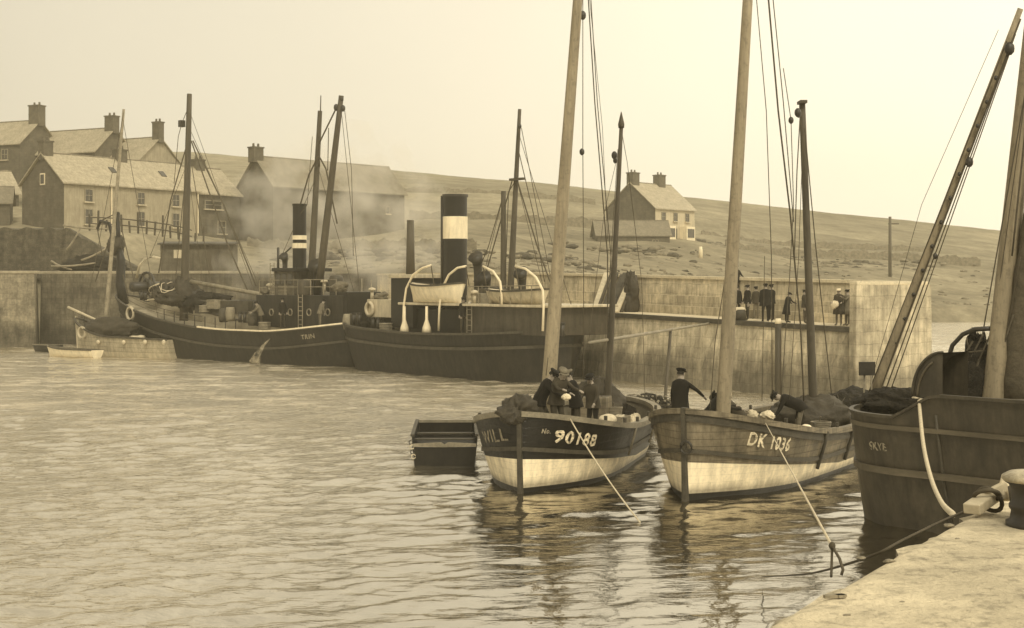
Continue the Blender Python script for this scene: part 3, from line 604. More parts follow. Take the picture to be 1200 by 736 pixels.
# ------------------------------------------------------------------ hulls
class Vessel:
    def __init__(s, name, bow, ang, L, B, T, zrail, label, cat, bowp=2.0, sternp=2.6, bowlen=.42, sternlen=.4, rake=.1, srake=.1, fine=1.7, group=None, transom=0.0, sternfine=1.5):
        s.root = thing(name, (bow[0], bow[1], 0), ang, label, cat, group)
        s.L, s.B, s.T, s.zr = L, B, T, zrail; s.bow = Vector((bow[0], bow[1])); s.ang = ang
        s.bp, s.sp, s.bl, s.slen, s.rake, s.srake, s.fine, s.tr, s.sf = bowp, sternp, bowlen, sternlen, rake, srake, fine, transom, sternfine
        s.dir = Vector((math.cos(ang), math.sin(ang))); s.nor = Vector((-math.sin(ang), math.cos(ang)))
    def at(s, px, py, lat=0.0):
        """point on the plane parallel to the centreline (offset lat, + = local +y) on this bearing, in local coordinates"""
        u = (px - 600) / FPX; o = s.bow + s.nor * lat
        t = (u * o.y - o.x) / (s.dir.x - u * s.dir.y); y = o.y + s.dir.y * t
        return Vector((t, lat, EYE - (py - HOR) / FPX * y))
    def half(s, f, z):
        """half breadth at station f (0 bow .. 1 stern), height z"""
        v = min(max((z + s.T) / (s.zr(f) + s.T), 0.0), 1.0)
        pe = 1.0
        if f < s.bl: pe = (1 - (1 - f / s.bl) ** s.bp) ** (0.62 + s.fine * (1 - v) ** 1.3)
        elif f > 1 - s.slen:
            g = (f - 1 + s.slen) / s.slen; pe = (1 - (1 - s.tr) * g ** s.sp) ** (0.62 + s.sf * (1 - v) ** 1.3)
        full = (max(v, 0.0)) ** 0.28
        return s.B * max(pe, 0) * full
    def pt(s, f, z, side, off=0.0):
        v = (z + s.T) / (s.zr(f) + s.T)
        x = f * s.L - s.rake * (v - .5) * max(0, 1 - f / .25) ** 2 + s.srake * (v - .5) * max(0, (f - .75) / .25) ** 2
        return Vector((x, side * (s.half(f, z) + off), z))
    def fs(s, n=44):
        return [0.5 - 0.5 * math.cos(math.pi * i / n) for i in range(n + 1)]
    def strip(s, name, zlo, zhi, m, rows=6, n=44, par=None, off=0.0, f0=0, f1=1):
        b = MB()
        for side in (-1, 1):
            G = []
            for j in range(rows + 1):
                r_ = []
                for f in s.fs(n):
                    f = f0 + (f1 - f0) * f; a = zlo(f) if callable(zlo) else zlo; c = zhi(f) if callable(zhi) else zhi
                    r_.append(s.pt(f, a + (c - a) * j / rows, side, off))
                G.append(r_)
            if side > 0: G = G[::-1]
            b.grid(G, m)
        if s.tr > 0 and f1 == 1:
            for j in range(rows):
                a = zlo(1) if callable(zlo) else zlo; c = zhi(1) if callable(zhi) else zhi
                z0_, z1_ = a + (c - a) * j / rows, a + (c - a) * (j + 1) / rows
                b.add([s.pt(1, z0_, -1), s.pt(1, z0_, 1), s.pt(1, z1_, 1), s.pt(1, z1_, -1)], [(0, 1, 2, 3)], m)
        return b.build(name, par or s.root, True)
    def band(s, name, z, h, out, m, inn=0.02, f0=0.0, f1=1.0, n=48, sides=(-1, 1), par=None):
        """rectangular moulding that follows the side at height z(f)"""
        b = MB()
        for side in sides:
            rows = [[], [], [], [], []]
            for i in range(n + 1):
                f = f0 + (f1 - f0) * (0.5 - 0.5 * math.cos(math.pi * i / n)); zz = z(f) if callable(z) else z
                for k, (o_, dz) in enumerate(((-inn, -h / 2), (out, -h / 2), (out, h / 2), (-inn, h / 2), (-inn, -h / 2))):
                    p = s.pt(f, min(zz, s.zr(f)), side, 0); yy = max(abs(p.y) + o_, 0); ex = out if f < .03 and o_ > 0 else 0
                    rows[k].append((p.x - ex * (1 - f / .03) if f < .03 else p.x, side * yy, zz + dz))
            b.grid(rows, m)
            for e in (0, -1): b.add([rows[k][e] for k in range(4)], [(0, 1, 2, 3)], m)
        return b.build(name, par or s.root)
    def deck(s, name, drop, m, n=40, f0=0.01, f1=.995):
        b = MB(); G = []
        for f in s.fs(n):
            f = f0 + (f1 - f0) * f; z = s.zr(f) - drop; h = max(s.half(f, z) - .04, .01); G.append([(f * s.L, h * k / 3, z + .04 * (1 - (k / 3) ** 2)) for k in range(-3, 4)])
        b.grid(G, m); o = b.build(name, s.root)
        b = MB()
        for side in (-1, 1):
            b.grid([[Vector((s.pt(f, s.zr(f) - dz, side).x, side * max(s.half(f, s.zr(f) - dz) - .07, .005), s.zr(f) - dz)) for f in [f0 + (f1 - f0) * q for q in s.fs(n)]] for dz in (0, drop)], m)
        b.build('bulwark_lining', s.root); return o
    def stem(s, w_=.16, out=.12, m='dark_rail', up=.2, name='stem_post', f=0):
        b = MB(); pts = []
        zs = [-s.T + (s.zr(f) + up + s.T) * i / 10 for i in range(11)]; sg = -1 if f == 0 else 1
        for z in zs:
            p = s.pt(f, z, 1); pts.append((p.x, z))
        L_ = [[], [], [], []]
        for x, z in pts:
            L_[0].append((x - sg * .1, -w_ / 2, z)); L_[1].append((x + sg * out, -w_ / 2 * .8, z)); L_[2].append((x + sg * out, w_ / 2 * .8, z)); L_[3].append((x - sg * .1, w_ / 2, z))
        b.grid(L_, m); b.add([l_[-1] for l_ in L_], [(0, 1, 2, 3)], m)
        return b.build(name, s.root)
    def sx(s, px, z, side):
        """station (metres aft) where the side crosses this bearing"""
        best = None
        for i in range(400):
            f = .01 + .98 * i / 400; w_ = s.world(s.pt(f, min(z, s.zr(f)), side)); e = abs(600 + FPX * w_.x / w_.y - px)
            if best is None or e < best[0]: best = (e, f)
            elif best[0] < 1.5 and e > best[0] + 6: break
        return best[1] * s.L
    def text(s, txt, px0, px1, drop, hgt, m, side=-1, name='lettering', par=None, bold=.012, off=.05):
        """letters laid on the planking between two bearings, parallel to the rail; drop = top of letters below the rail"""
        import bmesh
        cu = bpy.data.curves.new('t', 'FONT'); cu.body = txt; cu.size = 1.38; cu.offset = bold / hgt; cu.space_character = 1.15; cu.resolution_u = 3
        ob = bpy.data.objects.new('t', cu); C.objects.link(ob); dg = bpy.context.evaluated_depsgraph_get(); me_ = bpy.data.meshes.new_from_object(ob.evaluated_get(dg))
        bpy.data.objects.remove(ob)
        bm = bmesh.new(); bm.from_mesh(me_); bmesh.ops.triangulate(bm, faces=bm.faces[:])
        xs = [v.co.x for v in bm.verts]; xa, xb = min(xs), max(xs)
        x0, x1 = s.sx(px0, .9, side), s.sx(px1, .9, side)
        for v in bm.verts:
            x = x0 + (x1 - x0) * (v.co.x - xa) / (xb - xa); f = x / s.L; z = s.zr(f) - drop - hgt + v.co.y * hgt; p = s.pt(f, z, side, off); jx = .012 * math.sin(x * 23 + z * 31); jz = .010 * math.sin(x * 41 + 2 + z * 17); v.co = (p.x + jx, p.y, z + jz)
        bm.to_mesh(me_); bm.free(); me_.name = name; me_.materials.clear(); me_.materials.append(_m[m])
        o = bpy.data.objects.new(name, me_); C.objects.link(o); o.parent = par or s.root; return o
    def mast(s, name, px, py, tx, ty, r0, r1, m, lat=0, below=1.5):
        a = s.at(px, py, lat); c = s.at(px, py, lat); u = (tx - 600) / FPX
        y = s.world(a).y; wt = Vector((u * y, y, EYE - (ty - HOR) / FPX * y)); c = s.local(wt)
        dn = (a - c).normalized(); a2 = a + dn * below
        b = MB(); n = 10; pts = [a2.lerp(c, i / n) for i in range(n + 1)]; b.tube(pts, [r0 + (r1 - r0) * i / n for i in range(n + 1)], m, 12)
        return b.build(name, s.root, True), a, c
    def world(s, p): v = s.bow + s.dir * p[0] + s.nor * p[1]; return Vector((v.x, v.y, p[2]))
    def local(s, wv): d = Vector((wv[0], wv[1])) - s.bow; return Vector((d.dot(s.dir), d.dot(s.nor), wv[2]))
    def line(s, pts, r=.015, m='rope', name='rope', sag=0, par=None):
        b = MB(); q_ = []
        for a, c in zip(pts[:-1], pts[1:]):
            e = seg(a, c, 8, sag); q_ += e if not q_ else e[1:]
        b.tube(q_, r, m, 5); return b.build(name, par or s.root, True)
def block(p, par, r=.12, name='pulley_block', m='iron'):
    r *= .72; b = MB(); b.lathe([(r * .4, -r * 1.3), (r * .9, -r * .7), (r, 0), (r * .9, r * .7), (r * .4, r * 1.3)], p, m, 10); return b.build(name, par, True)
def buoy(p, par, axis, Rr=.38, r=.09, m='white_paint', name='lifebuoy'):
    b = MB(); b.ring(p, Rr, r, m, axis, 28, 8); return b.build(name, par, True)

# ------------------------------------------------------------------ people
def person(loc, face, label, lean=0, wide=1.14, arms=((10, 0), (10, 0)), legs=((0, 0), (0, 0)), out=(8, 8), jacket='cloth_dark', trousers='cloth_mid', cap='cloth_dark', coat=0.0, h=1.7, look=0, turn=0, group=None, knees=0, cap_kind='flat', parent=None, bare=False, twist=0):
    """arms: (shoulder pitch forward, elbow bend) degrees per side; legs: (hip pitch forward, knee bend)"""
    k = h / 1.7; V = []; E = []; Rd = []
    def add(p, r, par=None):
        V.append(Vector(p)); Rd.append(r if isinstance(r, tuple) else (r, r))
        if par is not None: E.append((par, len(V) - 1))
        return len(V) - 1
    def rx(v, a): return Matrix.Rotation(-R(a), 3, 'X') @ Vector(v)   # forward = +y
    pel = add((0, 0, 0), (.155, .115))
    feet = []
    for sd_, (hp, kn) in zip((-1, 1), legs):
        hip = add((sd_ * .095, 0, -.07), (.095, .095), pel)
        th = rx((0, 0, -.40), -hp); kp = V[hip] + th + Vector((sd_ * .02, 0, 0)); mid = add(V[hip] + th * .5, (.085, .088), hip); kne = add(kp, (.062, .065), mid)
        shv = rx((0, 0, -.41), -(hp - kn)); m2 = add(kp + shv * .35, (.06, .063), kne); ank = add(kp + shv, (.045, .05), m2)
        hv = rx((0, 1, 0), -(hp - kn) * .0); ft = add(V[ank] + hv * .09 + Vector((sd_ * .015, 0, -.05)), (.048, .038), ank); add(V[ank] + hv * .19 + Vector((sd_ * .03, 0, -.062)), (.04, .026), ft)
        feet.append(V[ank].z - .095)
    def tor(p): return Matrix.Rotation(R(twist), 3, 'Z') @ rx(p, lean)
    w1 = add(tor((0, 0, .16)), (.145, .105), pel); w2 = add(tor((0, .0, .34)), (.17, .12), w1); ch = add(tor((0, -.005, .47)), (.165, .11), w2)
    nk = add(tor((0, .0, .56)), (.062, .065), ch)
    hl = lean + look
    def hd(p): return V[nk] + Matrix.Rotation(R(turn + twist), 3, 'Z') @ rx(p, hl)
    h1 = add(hd((0, .012, .09)), (.068, .078), nk); h2 = add(hd((0, .012, .17)), (.078, .096), h1); h3 = add(hd((0, .005, .235)), (.062, .075), h2)
    add(hd((0, .118, .125)), (.014, .018), h1)
    hands = []
    for i, (sd_, (sp, el)) in enumerate(zip((-1, 1), arms)):
        sh_ = add(tor((sd_ * .165, 0, .475)), (.068, .068), ch)
        o_ = out[i]; up = tor((0, 0, 0)) * 0 + Matrix.Rotation(R(twist), 3, 'Z') @ (Matrix.Rotation(-R(sp), 3, 'X').inverted() @ Matrix.Rotation(R(-sd_ * o_), 3, 'Y') @ Vector((0, 0, -.29)))
        e_ = add(V[sh_] + up + Vector((sd_ * .02, 0, 0)), (.045, .047), add(V[sh_] + up * .5 + Vector((sd_ * .012, 0, 0)), (.054, .056), sh_))
        fo = Matrix.Rotation(R(twist), 3, 'Z') @ (Matrix.Rotation(-R(sp + el), 3, 'X').inverted() @ Matrix.Rotation(R(-sd_ * o_ * .4), 3, 'Y') @ Vector((0, 0, -.25)))
        wr = add(V[e_] + fo, (.028, .032), add(V[e_] + fo * .5, (.04, .042), e_)); dv = fo.normalized()
        pm = add(V[wr] + dv * .055, (.036, .022), wr)
        sdv = dv.cross(Vector((0, 0, 1)) if abs(dv.z) < .8 else Vector((0, 1, 0))).normalized(); cu_ = dv.cross(sdv)
        for q_ in range(4):
            b0 = V[pm] + sdv * (q_ - 1.5) * .021 + dv * .03; ln = (.034, .04, .038, .03)[q_]
            f1_ = add(b0, .0095, pm); f2_ = add(b0 + dv * ln + cu_ * .008, .009, f1_); add(b0 + dv * ln * 1.55 + cu_ * .03, .008, f2_)
        t1 = add(V[wr] + dv * .03 - sdv * .036, .011, pm); add(V[t1] + dv * .045 - sdv * .018, .009, t1)
        hands.append((V[wr], V[e_]))
    dz = -min(feet)
    me_ = bpy.data.meshes.new('person'); me_.from_pydata([tuple((v + Vector((0, 0, dz))) * k) for v in V], E, [])
    ob = bpy.data.objects.new('person', me_); C.objects.link(ob); md = ob.modifiers.new('k', 'SKIN'); md.use_smooth_shade = True
    if not me_.skin_vertices: 
        bpy.context.view_layer.update()
    for i, (a, c) in enumerate(Rd):
        me_.skin_vertices[0].data[i].radius = (a * k, c * k); me_.skin_vertices[0].data[i].use_root = (i == 0)
    sb = ob.modifiers.new('s', 'SUBSURF'); sb.levels = 1; sb.render_levels = 1
    dg = bpy.context.evaluated_depsgraph_get(); nm = bpy.data.meshes.new_from_object(ob.evaluated_get(dg)); bpy.data.objects.remove(ob)
    nm.name = 'person'; nm.materials.clear()
    for m_ in (jacket, trousers, 'skin', 'hair', 'iron'): nm.materials.append(_m[m_])
    headc = (V[h2] + Vector((0, 0, dz))) * k; pz = (V[pel] + Vector((0, 0, dz))) * k; tv = tor((0, 0, 1))
    wrs = [((a + Vector((0, 0, dz))) * k, (a - e__).normalized()) for a, e__ in hands]; nkp = (V[nk] + Vector((0, 0, dz + .03))) * k
    hdv = (headc - nkp).normalized()
    for p in nm.polygons:
        c_ = p.center; mi = 0
        if (c_ - nkp).dot(hdv) > 0 and (c_ - headc).length < .2 * k: mi = 2
        elif any((c_ - a).dot(dv) > -.01 and (c_ - a).length < .2 for a, dv in wrs): mi = 2
        elif (c_ - pz).dot(tv) < -.02 and c_.z < pz.z + .1 and not any((c_ - a).length < .2 for a, _ in wrs): mi = 1 if c_.z > .1 * k or True else 4
        p.material_index = mi; p.use_smooth = True
    o = bpy.data.objects.new('person', nm); C.objects.link(o); o.location = loc; o.rotation_euler = (0, 0, face - R(90)); tag(o, label, 'person', group)
    # jacket: shell round the torso down to a hem
    b = MB(); rows = []; prof = [(.585, .05, .06), (.55, .12, .095), (.5, .185, .12), (.38, .195, .14), (.18, .165, .128), (.05, .178, .142), (-.1 - coat * .3, .195 + coat * .03, .155 + coat * .04), (-.12 - coat, .2 + coat * .12, .16 + coat * .12)]
    for z_, a_, c_ in prof:
        rr_ = []
        for j in range(15):
            g = 2 * math.pi * j / 14; v = Vector((a_ * wide * math.cos(g), c_ * wide * math.sin(g), z_)); v = tor(v) if z_ >= 0 else (Matrix.Rotation(R(twist), 3, 'Z') @ rx(v, lean * .35))
            rr_.append((v + Vector((0, 0, dz))) * k)
        rows.append(rr_)
    b.grid(rows, jacket); b.build('jacket', o, True, solid=.012)
    # eyes and ears, part of the head detail
    b = MB(); M3 = Matrix.Rotation(R(turn + twist), 3, 'Z') @ Matrix.Rotation(-R(hl), 3, 'X')
    def H(p): return (V[nk] + Vector((0, 0, dz)) + M3 @ Vector(p)) * k
    for sd_ in (-1, 1):
        b.lump(H((sd_ * .032, .098, .155)), (.011, .008, .008), 'hair', 0, 0, 8, 5)
    b.tube([H((-.025, .094, .085)), H((.025, .094, .085))], .006, 'hair', 5); b.build('face_detail', o)
    b = MB(); 
    for sd_ in (-1, 1): b.lump(H((sd_ * .082, 0, .14)), (.014, .02, .03), 'skin', 0, 0, 8, 5)
    b.build('ears', o, True)
    b = MB(); rows = []
    for i in range(6):
        th = i / 5 * 1.75; rows.append([H((.088 * math.sin(th) * math.cos(g), .104 * math.sin(th) * math.sin(g) - .012, .155 + .1 * math.cos(th))) for g in [2 * math.pi * j / 14 for j in range(15)]])
    b.grid(rows, 'hair'); b.build('hair', o, True)
    if cap:
        b = MB(); rows = []
        for i, (r_, z_) in enumerate(((.0, .285), (.07, .283), (.105, .268), (.115, .25), (.1, .228), (.094, .215))):
            rows.append([H((r_ * 1.02 * math.cos(g), r_ * 1.16 * math.sin(g) + .005, z_ + (.02 * math.sin(g) * -1 if i > 1 else 0))) for g in [2 * math.pi * j / 16 for j in range(17)]])
        b.grid(rows, cap)
        rr = [[H(((.085) * math.cos(g) * e, .085 * math.sin(g) * e + .02 + (e - 1) * .1, .218 - (e - 1) * .05)) for g in [math.pi * j / 10 for j in range(11)]] for e in (1.0, 1.5)]
        b.grid(rr, cap); b.build('cap', o, True, solid=.008)
    return o

# ------------------------------------------------------------------ boat one: black fishing boat with white boot top (bow to camera)
def sheer(z0, zm, z1, dip=.55):
    return lambda f: (z0 - zm) * max(0, 1 - f / dip) ** 2 + zm + (z1 - zm) * max(0, (f - dip) / (1 - dip)) ** 2
def fishing_boat(name, bow, ang, zr, hullm, bootm, label, railm, zb=.74, B=1.95, L=12.0, strake=None):
    v = Vessel(name, bow, ang, L, B, 1.1, zr, label, 'fishing boat', rake=.1, srake=.3, fine=.75, bowlen=.34, bowp=2.3, sternfine=1.0)
    zbl = lambda f: zb - .48 * min(f / .5, 1) ** 1.2 + .06 * max(0, 1 - f / .3) ** 2
    v.strip('hull', zbl, zr, hullm, 7); v.strip('boot_top', .11, zbl, bootm, 5); v.strip('waterline_band', -1.0, .11, 'tarred_plank', 5)
    v.band('gunwale', lambda f: zr(f) + .03, .13, .07, railm, inn=.16)
    v.band('rubbing_strake', strake or (lambda f: zr(f) - .8 + .3 * min(f / .5, 1)), .1, .045, 'dark_rail')
    v.deck('deck', .55, 'deck'); v.stem(.13, .08, 'dark_rail', .1); v.stem(.13, .08, 'dark_rail', .1, 'stern_post', 1)
    return v
zr1 = sheer(1.85, 1.12, 1.3)
B1 = fishing_boat('black_lugger', (.19, 34.3), R(75), zr1, 'tarred_plank', 'white_boot', 'black fishing boat numbered 90188 with white boot top and crew by the mast', 'rail_wood')
r = B1.root
m1, a1, t1 = B1.mast('foremast', 644, 440, 680, -40, .2, .12, 'mast_wood')
m1b, a1b, t1b = B1.mast('mizzen_mast', 712, 470, 728, 150, .12, .06, 'dark_mast')
b = MB(); b.tube([t1b, t1b + Vector((0, 0, .12)), t1b + Vector((0, 0, .5))], [.09, .1, .01], 'dark_mast', 8); b.build('mast_cap', m1b, True)
block(B1.at(720, 182), r, .13); block(B1.at(721, 188), r, .1); block(B1.at(682, 178), r, .1); block(B1.at(683, 18), r, .13)
A = B1.at
B1.line([A(683, -20), A(683, 178), A(684, 330), A(684, 445)], .012)
for dx, xx in ((0, 714), (3, 718)):
    B1.line([A(687 + dx, -40), A(697 + dx, 120), A(xx - 2, 300), A(xx - 2, 455)], .018 if dx == 0 else .014)
B1.line([A(690, -10), A(706, 150), A(712, 280)], .008)
B1.line([t1b, A(735, 190), A(752, 330), A(756, 470)], .01, sag=.02)
B1.line([A(724, 175), A(716, 300), A(705, 468)], .01)
B1.line([A(722, 190), A(708, 250), A(690, 400)], .008)
B1.line([A(655, 300), A(640, 440)], .01)
sp_ = MB(); sp_.tube(seg(A(690, 402), A(838, 378), 6), [.055] * 7, 'rail_wood', 8); sp_.build('boom', r, True)
b = MB(); b.tube([A(786, 386), A(781, 447), A(778, 490)], .06, 'dark_mast', 8); b.build('boom_crutch', r, True)
B1.text('90188', 641, 693, .27, .29, 'lettering', -1)
B1.text('WILL', 573, 601, .3, .3, 'faded_lettering', 1, bold=.005)
B1.text('No.', 627, 637, .28, .11, 'faded_lettering', -1, bold=.004)
# things on deck
b = MB()
b.heap(A(606, 482, .15), (.8, .38, .34), 'tarpaulin', 4, rough=.05); o = b.build('tarpaulin_cover', r, True)
b = MB(); b.beam(B1.at(640, 492, 0) + Vector((-.1, 0, -.3)), B1.at(640, 492, 0) + Vector((.9, 0, -.3)), .7, .45, 'rail_wood'); b.build('hatch', r, bevel=.03)
b = MB(); b.ring(B1.pt(.5, .8, -1, .12), .0001, .0001, 'rope'); 
for f_, dz_ in ((.36, .0), (.62, .0)):
    b = MB(); q0 = B1.pt(f_, zr1(f_) + .05, -1, .06); b.tube([q0, B1.pt(f_, 1.0, -1, .07), B1.pt(f_, .45, -1, .06)], .035, 'rail_wood', 6); b.build('fender', r, True)
# ------------------------------------------------------------------ boat two: grey boat DK 1036
zr2 = sheer(2.0, 1.15, 1.4)
B2 = fishing_boat('grey_lugger', (3.98, 33.4), R(60), zr2, 'worn_grey_plank', 'white_boot', 'grey fishing boat numbered DK 1036 with white lower hull', 'worn_grey_plank', zb=.78, B=2.0, strake=lambda f: zr2(f) - .88 + .34 * min(f / .5, 1))
r = B2.root; A = B2.at
B2.band('sheer_band', lambda f: zr2(f) - .12, .18, .03, 'dark_rail')
m2, a2, t2 = B2.mast('foremast', 847, 490, 878, -30, .19, .12, 'mast_wood')
m2b, a2b, t2b = B2.mast('mizzen_mast', 953, 470, 940, 120, .13, .09, 'dark_mast')
b = MB(); b.box(t2b, (.5, .2, .08), 'dark_mast', R(30)); b.build('truck', m2b)
block(A(935, 132), r, .13); block(A(927, 141), r, .1); block(A(936, 134), r, .1)
for (pts, w_) in ((((884, -30), (898, 130), (904, 300), (905, 462)), .012), (((898, -30), (912, 130), (926, 250), (938, 380), (942, 470)), .024), (((903, -30), (918, 120), (930, 260)), .014),
                  (((918, 80), (927, 141), (930, 240), (925, 330), (915, 470)), .012), (((938, 130), (934, 200), (931, 300)), .016), (((943, 150), (955, 280), (975, 468)), .016),
                  (((860, 330), (850, 490)), .01), (((896, 300), (893, 470)), .009), (((862, 250), (838, 400), (832, 480)), .012), (((941, 160), (936, 300), (925, 468)), .01)):
    B2.line([A(*p) for p in pts], w_)
B2.text('DK 1036', 868, 921, .24, .31, 'lettering', -1)
B2.text('ELLA', 761, 778, .3, .26, 'faded_lettering', 1, bold=.005)
for f_ in (.34, .52, .7, .86):
    b = MB(); b.tube([B2.pt(f_, zr2(f_) + .02, -1, .07), B2.pt(f_, 1.0, -1, .07), B2.pt(f_, .35, -1, .06)], .045, 'dark_rail', 6); b.build('fender', r, True)
b = MB(); b.ring(B2.pt(.0, 1.2, -1) + Vector((-.14, -.1, 0)), .14, .03, 'iron', (1, 0, 0), 14, 6); b.build('mooring_ring', r, True)
def deck_pile(v, px, py, size, m, seed, name, lat=0.0, par=None):
    b = MB(); p = v.at(px, py, lat)
    b.lump(p, size, m, seed, .32, 20, 12); return b.build(name, par, True)
def gear(v, x, y, zz, size, m, seed, label, name, cat, group=None, amp=.32):
    w_ = v.world((x, y, zz)); b = MB(); (b.lump((0, 0, 0), size, m, seed, amp, 20, 12) if amp < .1 else b.heap((0, 0, 0), size, m, seed)); o = b.build(name, None, True)
    if name == 'fishing_net':
        q = MB(); q.strands((0, 0, 0), size, 'rope', seed, 9, .011); q.build('head_rope', o, True)
        q = MB()
        for i in range(26):
            g = random.uniform(0, 6.28); e = random.uniform(.2, 1.3); q.lump((size[0] * 1.02 * math.cos(e) * math.cos(g), size[1] * 1.02 * math.cos(e) * math.sin(g), size[2] * 1.03 * math.sin(e)), (.05, .05, .04), 'rail_wood', i, .1, 7, 5)
        q.build('cork_float', o, True)['kind'] = 'stuff'
    o; o.location = w_; o.rotation_euler = (0, 0, v.ang); tag(o, label, cat, group); return o
# nets and gear
def gearpx(v, px, py, lat, size, m, seed, label, name, cat, group=None, amp=.32):
    p = v.at(px, py, lat); return gear(v, p.x, p.y, p.z, size, m, seed, label, name, cat, group, amp)
def fish_box(v, px, lat, dz, rz, lb, m='rail_wood'):
    p = v.at(px, 400, lat); z = v.zr(min(max(p.x / v.L, 0), 1)) - .5 + dz; w_ = v.world((p.x, lat, z)); t = thing('fish_box', tuple(w_), v.ang + rz, lb, 'box', 'fish boxes on the luggers')
    b = MB(); b.box((0, 0, .03), (.7, .42, .03), m)
    for sg in (-1, 1): b.box((0, sg * .2, .15), (.7, .03, .24), m); b.box((sg * .34, 0, .15), (.03, .37, .26), m)
    b.build('box_side', t); b = MB(); b.heap((0, 0, .18), (.3, .17, .12), 'fish', int(px), 20, 10); b.build('fish', t, True)
def basket(v, px, lat, dz, lb):
    p = v.at(px, 400, lat); z = v.zr(min(max(p.x / v.L, 0), 1)) - .5 + dz; w_ = v.world((p.x, lat, z)); t = thing('basket', tuple(w_), 0, lb, 'basket', 'baskets on the luggers')
    b = MB()
    for k_ in range(9): b.ring((0, 0, .04 + k_ * .045), .2 + k_ * .008, .024, 'rail_wood', n=20, k=6)
    b.build('wicker', t, True); b = MB(); b.ring((0, 0, .42), .13, .016, 'rail_wood', (1, 0, 0), 16, 6, .5); b.build('handle', t, True)
fish_box(B1, 700, -.8, .1, .3, 'slatted fish box near the rail of the black boat, nearest its mizzen')
fish_box(B1, 726, -.7, .12, -.2, 'fish box on the black boat just forward of its net heap')
fish_box(B2, 912, -.7, .12, .2, 'fish box of pale catch amidships on the grey boat')
fish_box(B2, 872, -.5, .1, -.3, 'fish box close behind the foremast of the grey boat')
basket(B1, 719, -.3, .1, 'wicker basket at the foot of the black boat mizzen')
basket(B2, 905, .2, .15, 'wicker basket left of the bending man on the grey boat')
basket(B2, 962, -.9, .15, 'wicker basket right of the grey boat mizzen mast')
gearpx(B1, 765, 476, -.1, (.9, .8, .4), 'net', 33, 'dark net heap at the very stern of the black fishing boat', 'fishing_net', 'net', 'nets heaped on the boats')
gearpx(B1, 738, 482, -.2, (1.6, 1.0, .5), 'net', 21, 'dark net heap aft on the black fishing boat', 'fishing_net', 'net', 'nets heaped on the boats')
gearpx(B1, 742, 497, -.9, (.5, .2, .25), 'canvas', 23, 'pale canvas bundle on the gunwale of the black boat beside the net', 'canvas_bundle', 'canvas')
gearpx(B1, 712, 492, -.85, (.4, .25, .16), 'canvas', 28, 'rounded pale float on the deck by the mizzen of the black boat', 'float_buoy', 'float', amp=.05)
gearpx(B2, 985, 485, -.2, (1.7, .9, .62), 'net', 22, 'dark net heap at the stern of the grey fishing boat', 'fishing_net', 'net', 'nets heaped on the boats')
gearpx(B2, 945, 490, .2, (1.0, .9, .55), 'tarpaulin', 27, 'dark tarpaulin bundle beside the bending man on the grey boat', 'tarpaulin_bundle', 'tarpaulin')
gearpx(B2, 882, 487, -.5, (.12, .12, .14), 'canvas', 24, 'small pale sack beside the foremast of the grey boat', 'canvas_bundle', 'canvas')
gearpx(B2, 898, 488, -.6, (.2, .14, .1), 'canvas', 25, 'pale folded cloth amidships on the grey boat', 'canvas_bundle', 'canvas')
for i, px in enumerate((926, 944)):
    gearpx(B2, px, 502, -1.55, (.26, .14, .1), 'white_paint', 26 + i, ('nearer', 'farther')[i] + ' of two white floats lying on the rail of the grey boat', 'float_buoy', 'float', 'white floats on the rail', amp=.05)
b = MB(); tag(gearpx(B1, 700, 470, .4, (.5, .6, .5), 'tarpaulin', 31, 'dark bundle of gear between the masts of the black boat', 'gear_bundle', 'gear'))

def fit_out(v, far_px):
    r = v.root
    p = Vector((v.L * .22, 0, v.zr(.22) - .5)); b = MB(); b.lathe([(.2, 0), (.13, .1), (.11, .4), (.19, .5), (.19, .56)], p, 'iron', 16); b.build('capstan', r, True)
    f_ = .42; b = MB(); b.box((v.L * f_, .1, v.zr(f_) - .38), (1.5, 1.3, .36), 'rail_wood'); b.build('hatch_coaming', r, bevel=.02)
    f_ = .82; b = MB(); b.box((v.L * f_, .2, v.zr(f_) - .1), (.9, .8, .9), 'worn_grey_plank'); b.build('companion', r, bevel=.03)
    for f_, y_ in ((.3, -.9), (.55, -1.1), (.6, .8)):
        b = MB()
        for k_ in range(5): b.ring((v.L * f_, y_, v.zr(f_) - .5 + .05 * k_), .24 - .02 * (k_ % 2), .03, 'rail_wood', (0, 0, 1), 18, 6)
        b.build('rope_coil', r, True)
    for f_ in (.18, .3, .45, .6, .75):
        for sd_ in (-1, 1):
            z_ = v.zr(f_); b = MB(); b.tube([(v.L * f_, sd_ * (v.half(f_, z_) - .1), z_ - .2), (v.L * f_, sd_ * (v.half(f_, z_) - .1), z_ + .22)], .045, 'dark_rail', 6); b.build('timber_head', r)
fit_out(B1, 0); fit_out(B2, 0)
# ------------------------------------------------------------------ boat three: large dark vessel at right
def zr3(f):
    x = f * 17.0; e = 2.42 + .25 * max(0, 1 - x / 1.2)
    bump_ = .48 * min(max((x - 2.2) / .9, 0), 1) * min(max((6.4 - x) / .5, 0), 1)
    return 2.3 + bump_ + .3 * max(0, (x - 8) / 9) ** 2
B3 = Vessel('steam_drifter', (8.1, 32.2), R(-50), 17, 2.5, 1.4, zr3, 'large dark drifter at the right edge with a lowered mast and white rope', 'fishing boat', bowp=3.0, bowlen=.15, fine=.12, rake=.05, sternlen=.35, sternfine=.8)
r = B3.root; A = B3.at
B3.strip('hull', -1.2, zr3, 'grey_steel', 12, 90)
B3.band('rail_moulding', 2.08, .09, .05, 'worn_strake'); B3.band('rubbing_strake', 1.18, .13, .09, 'worn_strake')
B3.band('bulwark_cap', zr3, .06, .05, 'grey_steel', inn=.1, n=90)
B3.deck('deck', .22, 'deck'); B3.stem(.2, .1, 'grey_steel', .05)
